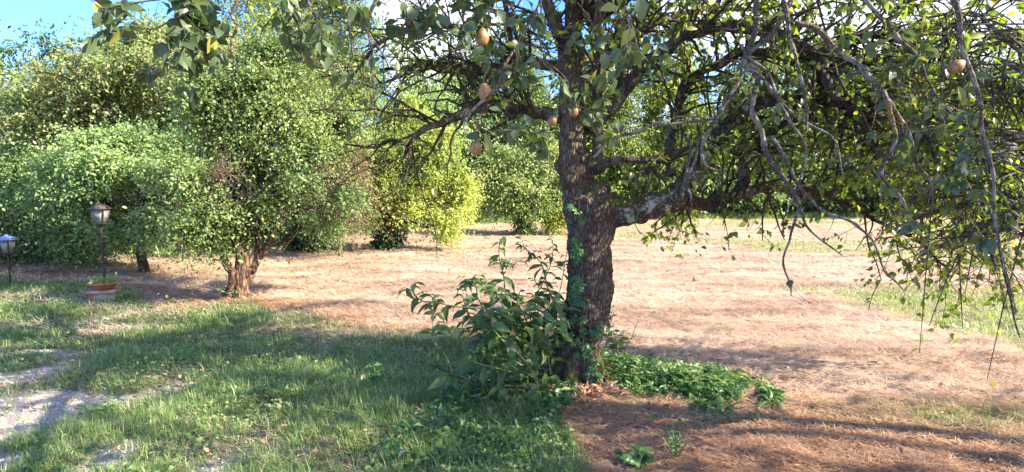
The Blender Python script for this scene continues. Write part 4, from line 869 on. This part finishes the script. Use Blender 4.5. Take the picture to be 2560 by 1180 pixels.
# ------------------------------------------------------------------ creeper on the trunk
def palmate(c, d, up, s):
    out = []
    d = nrmz(d); side = nrmz(np.cross(d, up))
    for a, k in ((-1.25, .62), (-.62, .88), (0, 1), (.62, .88), (1.25, .62)):
        out.append((c, nrmz(d * math.cos(a) + side * math.sin(a)), up, s * k))
    return out
def vine():
    reseed(91); Y = PY - .19
    root = thing('climbing_creeper', 'five leaved green creeper climbing the left front of the pear trunk', 'climber', (P(1475, 950, Y)[0], Y, 0))
    ps = [[(1478, 955, Y, 3), (1474, 900, Y, 2.5), (1462, 850, Y, 2.5), (1452, 800, Y - .01, 2.5), (1447, 740, Y - .01, 2.2), (1446, 680, Y, 2), (1444, 620, Y, 2), (1442, 570, Y + .01, 1.5), (1447, 500, Y + .02, 1)],
          [(1470, 900, Y, 2), (1440, 880, Y, 2), (1425, 830, Y + .02, 2), (1428, 760, Y + .02, 1.5), (1432, 690, Y + .03, 1.2)], [(1462, 850, Y, 1.5), (1480, 825, Y, 1.5), (1495, 815, Y, 1)]]
    mb = MB(); q = []
    for s, n in zip(ps, (42, 16, 5)):
        p, r = trace(s, 40, .02); mb.tube(p, r, 6)
        for k in range(n):
            c = p[rng.integers(40)] + rng.normal(0, .02, 3) * [1, .3, 1] + [-.005, -.025, 0]; d = np.array([rng.normal(0, .8) - .2, -.35, -.45 + rng.normal(0, .5)]); u = nrmz(np.array([rng.normal(0, .3), -1, .6 + rng.normal(0, .2)]))
            q += palmate(c, d, u, .045 + .035 * rng.random())
    mb.build('stem', B_twigd, root)
    v, f, t = leaves(np.array([a[0] for a in q]), np.array([a[1] for a in q]), np.array([a[2] for a in q]), np.array([a[3] for a in q]), np.array([a[3] for a in q]) * .42, np.clip(np.repeat(rng.normal(.45, .2, len(q) // 5), 5), 0, 1), T_LANCE)
    mesh_np('leaves', v, f, M_vine, root, {'tint': t})
vine()
# small creeper sprig hanging on the right side of the trunk
# ------------------------------------------------------------------ pokeweed like shrub at the foot of the tree
def stem_leaves(p, n, L, W, start=.15, droop=.5, up=(0, -.3, 1), spread=1.0):
    K = len(p); t = np.clip(np.linspace(start, 1, n) + rng.normal(0, .02, n), 0, .999) * (K - 1); i = t.astype(int); f = (t - i)[:, None]
    q = p[i] * (1 - f) + p[np.minimum(i + 1, K - 1)] * f; T = nrmz(p[np.minimum(i + 1, K - 1)] - p[i])
    a = np.arange(n) * 2.4 + rng.random() * 6; h = np.stack([np.cos(a), np.sin(a) * .7, 0 * a], -1)
    d = nrmz(h * spread + T * .45 + np.array([0, 0, -droop]) + rng.normal(0, .2, (n, 3)))
    taper = np.interp(np.linspace(0, 1, n), [0, .6, 1], [1, .9, .45])
    Ls = L * taper * (.7 + .5 * rng.random(n)); u = nrmz(np.array(up) + rng.normal(0, .35, (n, 3)))
    return q, d, u, Ls
def pokeweed():
    reseed(95); y = PY - .22
    Z = lambda zx, zy, dy=0, w=5: (950 + zx / 2.566, 560 + zy / 2.566, y + dy, w / 2.566)
    root = thing('broadleaf_shrub', 'dark big leaved weed shrub growing at the left foot of the pear tree', 'shrub', (P(1340, 960, y)[0], y, 0))
    st = [([Z(1090, 960, .05, 8), Z(1070, 840), Z(980, 700), Z(830, 570), Z(760, 470), Z(735, 400, 0, 3)], 18, .13),
          ([Z(960, 960, .1, 8), Z(940, 760, .1), Z(850, 620, .1), Z(815, 480, .1), Z(800, 350, .1), Z(770, 240, .1), Z(765, 130, .1, 3), Z(800, 75, .1, 2)], 22, .13),
          ([Z(960, 800, 0, 6), Z(850, 620, -.1), Z(700, 545, -.2), Z(500, 530, -.2), Z(350, 500, -.25), Z(270, 490, -.25), Z(200, 425, -.25, 3), Z(150, 410, -.25, 2)], 16, .13),
          ([Z(520, 985, -.3, 6), Z(470, 950, -.35), Z(420, 850, -.35), Z(340, 750, -.35), Z(335, 650, -.35, 3), Z(340, 520, -.35, 2)], 9, .14),
          ([Z(1130, 880, .2, 7), Z(1130, 560, .2, 5), Z(1070, 400, .2), Z(1040, 260, .2, 4), Z(960, 180, .2, 3), Z(890, 125, .2, 2)], 26, .09),
          ([Z(1030, 900, .25, 6), Z(1010, 480, .25, 4), Z(1030, 400, .25, 4), Z(1100, 250, .25, 3), Z(1112, 120, .25, 2), Z(1080, 60, .25, 2)], 20, .08),
          ([Z(1060, 900, .1, 7), Z(930, 600, .1), Z(880, 500, .1), Z(900, 430, .1, 3)], 14, .14),
          ([Z(800, 950, 0, 7), Z(720, 700, 0), Z(640, 500, 0), Z(600, 380, 0, 3), Z(580, 350, 0, 2)], 22, .13),
          ([Z(900, 960, -.1, 7), Z(700, 800, -.15), Z(600, 650, -.15), Z(560, 560, -.15), Z(520, 450, -.15, 3)], 18, .12),
          ([Z(1000, 960, -.1, 7), Z(850, 880, -.2), Z(700, 860, -.2), Z(560, 830, -.2, 3)], 12, .13),
          ([Z(1100, 960, .1, 7), Z(1050, 760, .1), Z(1100, 600, .1), Z(1140, 480, .1, 3), Z(1180, 300, .15, 3), Z(1200, 180, .15, 2)], 20, .10),
          ([Z(1160, 1050, -.1, 9), Z(1060, 1045, -.2, 9), Z(850, 1045, -.3, 8), Z(640, 1020, -.35, 7), Z(500, 980, -.35, 6), Z(370, 920, -.35, 5), Z(250, 885, -.35, 3)], 14, .12),
          ([Z(1000, 970, -.2, 6), Z(900, 850, -.25), Z(780, 740, -.25), Z(720, 640, -.25), Z(730, 500, -.25, 3)], 16, .13),
          ([Z(950, 980, -.2, 6), Z(760, 930, -.3), Z(640, 900, -.35, 4), Z(560, 860, -.4, 3)], 9, .12)]
    Q = []
    for k, (s, n, L) in enumerate(st):
        p, r = trace(s, 30, .02); mb = MB(); mb.tube(p, r, 7); mb.build('stem', B_twigd if L == .12 and n == 14 else M_stem, root)
        Q.append(stem_leaves(p, n, L * 1.4, 0, droop=.35 + .5 * rng.random()))
        for j in range(3):  # short side shoots
            i = rng.integers(8, 28); b = p[i]; e = b + np.array([rng.normal(0, .1), rng.normal(0, .06), .03 + .08 * rng.random()]); c = catmull([b, (b + e) / 2 + [0, 0, .02], e], 8)
            mb = MB(); mb.tube(c, np.linspace(.003, .0015, 8), 5); mb.build('side_shoot', M_stem, root)
            Q.append(stem_leaves(c, 6, L * .8, 0, .1, .3))
    # fill of dark interior leaves
    n = 260; c = np.array([P(950 + zx / 2.566, 560 + zy / 2.566, y + .05) for zx, zy in ((800, 640), (950, 620), (1020, 700), (700, 760), (880, 800), (1050, 560))])
    q = c[rng.integers(6, size=n)] + rng.normal(0, 1, (n, 3)) * [.12, .14, .09]; q[:, 2] = np.maximum(q[:, 2], .06)
    Q.append((q, nrmz(rng.normal(0, 1, (n, 3)) * [1, .7, .4] + [0, 0, -.5]), nrmz(rng.normal(0, .4, (n, 3)) + [0, -.4, 1]), .08 + .08 * rng.random(n)))
    q, d, u, Ls = [np.concatenate([a[i] for a in Q]) for i in range(4)]; m = len(q)
    v, f, t = leaves(q, d, u, Ls, Ls * (.34 + .12 * rng.random(m)), np.clip(rng.normal(.42, .2, m), 0, .95), T_LANCE, curl=.4 + 1.4 * rng.random(m))
    mesh_np('leaves', v, f, M_broad, root, {'tint': t})
M_stem = plain('green stem', (.17, .20, .08), .5, 0, .2, 40, .1)
pokeweed()

def weed(px, py, h, nst, L, label, seed, name='broadleaf_weed', mat=None, spread=.25, group=None, ratio=.42, nl=8):
    reseed(seed); c = G(px, py); c[2] = float(hgt(c[0], c[1])); root = thing(name, label, 'weed', c, group); mb = MB(); Q = []
    for k in range(nst):
        a = rng.random() * 6.28; e = c + np.array([spread * math.cos(a) * rng.random(), spread * math.sin(a) * rng.random(), h * (.6 + .5 * rng.random())])
        p = catmull([c - [0, 0, .02], c * .5 + e * .5 + [0, 0, h * .12], e], 12); mb.tube(p, np.linspace(.004, .0015, 12), 5)
        Q.append(stem_leaves(p, nl, L, 0, .3, .2))
    mb.build('stems', M_stem, root)
    q, d, u, Ls = [np.concatenate([a[i] for a in Q]) for i in range(4)]; m = len(q)
    v, f, t = leaves(q, d, u, Ls, Ls * ratio, np.clip(rng.normal(.5, .22, m), 0, 1), T_LANCE, curl=.5 + rng.random(m))
    mesh_np('leaves', v, f, mat or M_clip, root, {'tint': t}); return root
weed(945, 985, .22, 3, .10, 'pale tipped weed with broad leaves standing in the lawn left of the big leaved shrub', 401)
weed(850, 905, .16, 5, .06, 'low leafy weed in the grass near the shaded dry patch', 402, spread=.2)
weed(1585, 1165, .10, 5, .085, 'round leaved weed at the bottom edge on the russet straw', 403, spread=.12, ratio=.7)
weed(1690, 1150, .16, 12, .03, 'feathery bright green weed tuft at the bottom edge right of centre', 404, spread=.22, nl=14)
weed(1545, 905, .30, 7, .09, 'leafy shoots just right of the foot of the pear trunk', 405, spread=.22)
weed(1515, 880, .42, 4, .08, 'tall thin shoots hugging the right side of the pear trunk', 406, spread=.1)
weed(225, 672, .10, 16, .10, 'bright green weed patch at the foot of the sapling', 407, spread=.5, mat=M_bright)
weed(585, 752, .22, 7, .05, 'light green weeds at the foot of the gnarled trunk', 408, spread=.25, mat=M_bright)
weed(545, 750, .30, 2, .03, 'thin upright weed left of the gnarled trunk', 409, spread=.06, mat=M_bright)
weed(120, 870, .10, 14, .05, 'leafy weed patch on the gravel at the left', 410, spread=.35, mat=M_grass)
weed(305, 752, .18, 9, .06, 'weeds at the right side of the pedestal', 411, spread=.3, mat=M_bright)
weed(250, 1040, .08, 10, .05, 'bright low weed in the middle of the near left lawn', 412, spread=.2, mat=M_bright)
# dry broken sapling with bare twigs right of trunk
def dry_sprig(px, py, h, lean, label, seed, mat=B_tan, r=.004):
    reseed(seed); c = G(px, py); root = thing('dry_stalk', label, 'stalk', c); mb = MB()
    e = c + np.array([lean, 0, h]); p = limb_path(c - [0, 0, .02], e, .02, 10, .2, seed); mb.tube(p, np.linspace(r, r * .4, 10), 6); mb.build('stem', mat, root)
    mb = MB()
    for k in range(5):
        a = p[3 + k]; mb.tube(limb_path(a, a + np.array([rng.normal(0, .08), rng.normal(0, .04), .04 + .05 * rng.random()]), .01, 6, .2, k), np.linspace(r * .5, r * .25, 6), 4)
    mb.build('side_twigs', mat, root)
dry_sprig(1555, 870, .30, .16, 'bare reddish dead sprig right of the pear trunk', 421, B_plum)
dry_sprig(745, 703, .18, -.07, 'pale dry stalk standing in the straw right of the gnarled tree', 422)
dry_sprig(830, 714, .12, .14, 'pale dry stalk leaning right in the straw beside a green tuft', 423)
suckers(845, 704, 24, 5, 'green_tuft', 'small green tuft in the straw right of the gnarled tree', M_bright, 425, 60, .05)

# ---- heap of cut leaves right of the trunk
def clippings():
    reseed(111)
    n = 8200; u = rng.random(n) ** .75; w = rng.normal(0, 1, n)
    px = 1490 + 455 * u; top = np.interp(px, [1490, 1600, 1800, 1980], [900, 905, 945, 1000]); bot = np.interp(px, [1490, 1560, 1700, 1900, 1980], [965, 990, 1030, 1042, 1010])
    py = (top + bot) / 2 + np.clip(w * .36, -1.3, 1.3) * (bot - top)
    pos = np.array([G(a, b) for a, b in zip(px, py)]); hh = .17 * np.clip(1 - np.abs((py - (top + bot) / 2) / ((bot - top) * .6)), 0, 1) * (1 - .55 * u)
    pos[:, 2] = hgt(pos[:, 0], pos[:, 1]) + .01 + hh * rng.random(n) ** .6
    d = nrmz(np.stack([rng.normal(.2, 1, n), rng.normal(0, 1, n), rng.normal(-.05, .35, n)], -1)); up = nrmz(rng.normal(0, .55, (n, 3)) + [0, 0, 1])
    L_ = .022 + .07 * rng.random(n) ** 1.5; nz = n2(pos[:, 0], pos[:, 1], 5, 61)
    ok = nz * (1 - .0 * u) + .25 * rng.random(n) > .34; pos, d, up, L_, nz = pos[ok], d[ok], up[ok], L_[ok], nz[ok]; n = len(pos)
    v, f, t = leaves(pos, d, up, L_, L_ * (.2 + .3 * rng.random(n)), np.clip(rng.normal(.45, .24, n) + .7 * (nz - .5) + .5 * (rng.random(n) < .05), 0, 1), T_LANCE, curl=.3 + rng.random(n))
    tag(mesh_np('cut_leaves', v, f, M_clip, None, {'tint': t}), 'trail of freshly cut green leaves on the ground right of the pear trunk', 'clippings', kind='stuff')
    # fallen broad leaves in front of shrub and dead leaves at the tree foot
    n = 700; px = rng.uniform(1130, 1440, n); py = 985 + rng.normal(0, 22, n); pos = np.array([G(a, b) for a, b in zip(px, py)]); pos[:, 2] = hgt(pos[:, 0], pos[:, 1]) + .01 + .05 * rng.random(n)
    d = nrmz(np.stack([rng.normal(0, 1, n), rng.normal(0, 1, n), rng.normal(.1, .4, n)], -1)); L_ = .05 + .07 * rng.random(n)
    v, f, t = leaves(pos, d, nrmz(rng.normal(0, .5, (n, 3)) + [0, -.2, 1]), L_, L_ * .45, np.clip(rng.normal(.5, .3, n), 0, 1), T_LANCE, curl=.5 + rng.random(n))
    tag(mesh_np('wilted_leaves', v, f, M_clip, None, {'tint': t}), 'wilting broad leaves strewn in front of the big leaved shrub', 'leaf litter', kind='stuff')
    n = 500; px = 1440 + rng.normal(0, 55, n); py = 980 + rng.normal(0, 18, n); pos = np.array([G(a, b) for a, b in zip(px, py)]); pos[:, 2] = hgt(pos[:, 0], pos[:, 1]) + .02 + .03 * rng.random(n)
    d = nrmz(np.stack([rng.normal(0, 1, n), rng.normal(0, 1, n), rng.normal(.1, .4, n)], -1)); L_ = .03 + .05 * rng.random(n)
    v, f, t = leaves(pos, d, nrmz(rng.normal(0, .5, (n, 3)) + [0, -.2, 1]), L_, L_ * .4, np.clip(rng.normal(.35, .2, n), 0, .7), T_LANCE, curl=.5 + rng.random(n))
    tag(mesh_np('dead_leaves', v, f, M_straw2, None, {'tint': t}), 'curled brown dead leaves around the foot of the pear trunk', 'leaf litter', kind='stuff')
    n = 4000; px = 880 + 560 * rng.random(n); py = 880 + 300 * rng.random(n); pos = np.array([G(a, b) for a, b in zip(px, py)])
    ok = (z_lawn(pos[:, 0], pos[:, 1]) > .4) & (n2(pos[:, 0], pos[:, 1], 2.4, 71) + .2 * rng.random(n) > .5) & (px > 1250 - (py - 880) * 1.1); pos = pos[ok]; n = len(pos)
    pos[:, 2] = hgt(pos[:, 0], pos[:, 1]) + .01 + .07 * rng.random(n)
    d = nrmz(np.stack([rng.normal(0, 1, n), rng.normal(-.2, 1, n), rng.normal(.35, .5, n)], -1)); L_ = .02 + .065 * rng.random(n) ** 1.6
    v, f, t = leaves(pos, d, nrmz(rng.normal(0, .5, (n, 3)) + [0, -.2, 1]), L_, L_ * (.2 + .35 * rng.random(n)), np.clip(rng.normal(.42, .22, n), 0, 1), T_LANCE, curl=.5 + rng.random(n))
    tag(mesh_np('broad_ground_weeds', v, f, M_clip, None, {'tint': t}), 'patchy broad leaved weeds in the near lawn before the big leaved shrub', 'weeds', kind='stuff')
    n = 2600; x, y = scatter(n, 3, 20, .5); d = nrmz(np.stack([rng.normal(size=n), rng.normal(size=n), rng.normal(0, .25, n)], -1)); L_ = (.03 + .03 * rng.random(n)) * np.clip(y / 6, 1, 2)
    v, f, t = leaves(np.stack([x, y, hgt(x, y) + .02], -1), d, nrmz(rng.normal(0, .4, (n, 3)) + [0, 0, 1]), L_, L_ * .5, np.clip(rng.normal(.25, .25, n), 0, 1), T_OVATE)
    tag(mesh_np('fallen_leaves', v, f, M_straw2, None, {'tint': t}), 'scattered brown fallen leaves lying over the mown field', 'leaf litter', kind='stuff')
clippings()

# ------------------------------------------------------------------ lamps
M_iron = plain('rusty dark iron', (.045, .035, .03), .6, .4, .4, 60, .3)
M_blue = plain('blue grey painted hood', (.16, .24, .48), .4, .2, .15, 30, .1)
M_rust = plain('rusty hood', (.07, .045, .035), .7, .1, .5, 40, .4)
def glassmat():
    m, nt, pb, out = newmat('frosted lamp glass'); f = noise_node(nt, 14, 4, .6, objvec(nt))
    nt.links.new(ramp(nt, f, [(.3, (.16, .18, .15)), (.7, (.42, .44, .39))]), pb.inputs['Base Color']); pb.inputs['Roughness'].default_value = .3; pb.inputs['Transmission Weight'].default_value = .35
    return m
M_glass = glassmat()
def frustum(r0, r1, z0, z1, n=6, rot=0.0, thick=None):
    a = np.arange(n) / n * 2 * math.pi + rot; b = np.stack([r0 * np.cos(a), r0 * np.sin(a), np.full(n, z0)], -1); t = np.stack([r1 * np.cos(a), r1 * np.sin(a), np.full(n, z1)], -1)
    v = np.vstack([b, t, [[0, 0, z0]], [[0, 0, z1]]]); f = []
    for i in range(n):
        j = (i + 1) % n; f += [[i, j, n + j], [i, n + j, n + i], [j, i, 2 * n], [n + i, n + j, 2 * n + 1]]
    return v, np.array(f)
def lamp(px, base_py, Y, top_py, lw, hoodmat, label, n=4, rot=.5, base_z=0.0):
    base = P(px[0], base_py, Y); base[2] = base_z; topz = P(px[1], top_py, Y)[2]; w = lw * Y / F / 2
    root = thing('garden_lamp', label, 'lamp', base, 'garden lamps at the left'); dx = P(px[1], top_py, Y)[0] - base[0]
    H = topz - base_z; hz = w * 2.0; lz0 = H - hz
    def part(nm, v, f, mat, par=None, smooth=False):
        o = mesh_np(nm, v, f, mat, None, {'tint': np.zeros(len(v))}, smooth); o.parent = par or root; return o
    mb = MB(); p = np.array([(0, 0, -.1), (0, 0, H * .3), (dx * .5, 0, H * .6), (0, 0, lz0)]); p = catmull(p, 14); p[:, 0] = 0
    r = np.full(14, .0135); mb.tube(p, r, 10)
    for z in (lz0 - .02, lz0 * .62, .06): 
        q = np.array([(0, 0, z - .02), (0, 0, z - .008), (0, 0, z + .008), (0, 0, z + .02)]); mb.tube(q, np.array([.014, .024, .024, .014]), 10)
    mb.build('pole', M_iron, None).parent = root
    lan = part('lantern_socket', *frustum(w * .30, w * .50, lz0 - .03, lz0 + .01, n, rot), M_iron)
    zt = lz0 + hz * .72
    a = np.arange(n) / n * 2 * math.pi + rot
    mb = MB()
    for k in range(n):
        p0 = np.array([w * .52 * math.cos(a[k]), w * .52 * math.sin(a[k]), lz0]); p1 = np.array([w * .86 * math.cos(a[k]), w * .86 * math.sin(a[k]), zt]); mb.tube(np.array([p0, (p0 + p1) / 2, p1]), np.full(3, .007), 5)
        for rr, z in ((.52, lz0 + .004), (.86, zt)):
            q0 = np.array([w * rr * math.cos(a[k]), w * rr * math.sin(a[k]), z]); b = a[(k + 1) % n]; q1 = np.array([w * rr * math.cos(b), w * rr * math.sin(b), z]); mb.tube(np.array([q0, (q0 + q1) / 2, q1]), np.full(3, .007), 5)
    bars = mb.build('lantern_frame', M_iron, None, False); bars.parent = root
    for k in range(n):
        b = a[(k + 1) % n]; ins = .985
        c = [np.array([w * .52 * math.cos(a[k]), w * .52 * math.sin(a[k]), lz0 + .006]), np.array([w * .52 * math.cos(b), w * .52 * math.sin(b), lz0 + .006]), np.array([w * .86 * math.cos(b), w * .86 * math.sin(b), zt - .004]), np.array([w * .86 * math.cos(a[k]), w * .86 * math.sin(a[k]), zt - .004])]
        cc = sum(c) / 4; nr = nrmz(np.array([cc[0], cc[1], 0])); v = np.array([x * [ins, ins, 1] for x in c] + [x * [ins, ins, 1] - nr * .003 for x in c])
        f = np.array([[0, 1, 2, 3], [7, 6, 5, 4], [0, 4, 5, 1], [1, 5, 6, 2], [2, 6, 7, 3], [3, 7, 4, 0]]); part('pane', v, f, M_glass, bars)
    mb = MB(); v, f = frustum(w * 1.12, w * 1.08, zt, zt + .012, n, rot); mb.add(v, f); v, f = frustum(w * 1.08, w * .35, zt + .012, zt + hz * .2, n, rot); mb.add(v, f); v, f = frustum(w * .35, w * .08, zt + hz * .2, H, n, rot); mb.add(v, f)
    mb.build('hood', hoodmat, None, False).parent = root
    return root
Y1 = float(G(27, 722)[1]); Y2 = float(G(262, 752)[1])
lamp((27, 20), 722, Y1, 586, 48, M_blue, 'garden lamp with a blue grey hood at the left edge', 6, .3, -.02)
pc = P(262, 752, Y2)
lamp((262, 252), 715, Y2, 508, 52, M_rust, 'garden lamp with a rusty hood rising from the terracotta bowl', 4, .95, .22)
# pedestal
def pedestal():
    m, nt, pb, out = newmat('weathered plastered brick'); o_ = objvec(nt)
    c = ramp(nt, noise_node(nt, 9, 5, .6, o_), [(.42, (.34, .16, .10)), (.55, (.40, .31, .24)), (.7, (.48, .40, .33))])
    nt.links.new(c, pb.inputs['Base Color']); pb.inputs['Roughness'].default_value = .9; bump(nt, noise_node(nt, 30, 5, .6, o_), .5, .02, pb)
    root = thing('pedestal', 'low square plastered brick pedestal under the terracotta bowl', 'pedestal', (pc[0], pc[1], 0)); rz = .45
    def box(nm, w, z0, z1, mat):
        v, f = frustum(w * .7071, w * .7071, z0, z1, 4, rz + .785); reseed(3); v = v + rng.normal(0, .002, v.shape)
        b = mesh_np(nm, v, f, mat, None, smooth=False); b.parent = root; bv = b.modifiers.new('b', 'BEVEL'); bv.width = .008; bv.segments = 2
    box('block', .30, -.05, .13, m); box('cap', .37, .132, .17, m)
    # bowl
    M_ter = plain('terracotta', (.46, .17, .085), .8, 0, .25, 25, .2); bowl = thing('terracotta_bowl', 'wide shallow terracotta bowl on the pedestal round the lamp pole', 'plant bowl', (pc[0], pc[1], .172))
    prof = [(.0, 0), (.10, 0), (.135, .03), (.165, .07), (.185, .075), (.185, .095), (.165, .095), (.15, .07), (.0, .06)]; a = np.linspace(0, 6.2832, 28, endpoint=False)
    V = np.array([(max(r_, .002) * math.cos(t), max(r_, .002) * math.sin(t), z_) for r_, z_ in prof for t in a]); idx = np.arange(len(prof) * 28).reshape(len(prof), 28)
    q = np.stack([idx[:-1], np.roll(idx[:-1], -1, 1), np.roll(idx[1:], -1, 1), idx[1:]], -1).reshape(-1, 4); b = mesh_np('rim', V[:], q, M_ter, None, smooth=False); b.name = 'bowl'; b.parent = bowl
    l = [(0, 0, .09, .15, .15, .035)]
    v, f, t, p, td, TL = crown_leaves([(pc[0], pc[1], .19 + .12, .17, .17, .04)], 60, 6, .04, .5, seed=440, gap=0, shell=.2, tw=.06)
    pl = thing('bowl_plant', 'straggly pale green plant in the terracotta bowl', 'plant', (pc[0], pc[1], .25)); mesh_np('leaves', v, f, M_bright, pl, {'tint': t})
pedestal()

# ------------------------------------------------------------------ neighbouring trees right of the frame (their shade falls across the foreground)
def side_tree(x, y, h, rad, seed, label, n=430):
    reseed(seed); l = []
    for k in range(8):
        a = rng.random() * 6.28; q = rad * .6 * rng.random() ** .5
        l.append((x + q * math.cos(a), y + q * math.sin(a), h * (.5 + .42 * rng.random()), rad * .5, rad * .5, rad * .32))
    tree('orchard_neighbour_tree', label, 'tree', (x, y), l, M_green, B_limb, n, 8, .09, .55, r=.14, fork=.5, group='orchard trees beside the camera', seed=seed, gap=.46, gs=1.0, tw=.4, droop=.2, twigs=200)
side_tree(7.6, 1.8, 5.0, 2.1, 501, 'orchard tree just outside the right edge of the view, shading the near straw')
side_tree(5.4, 0.6, 5.2, 2.3, 502, 'orchard tree behind the camera to the right, shading the near lawn', 360)
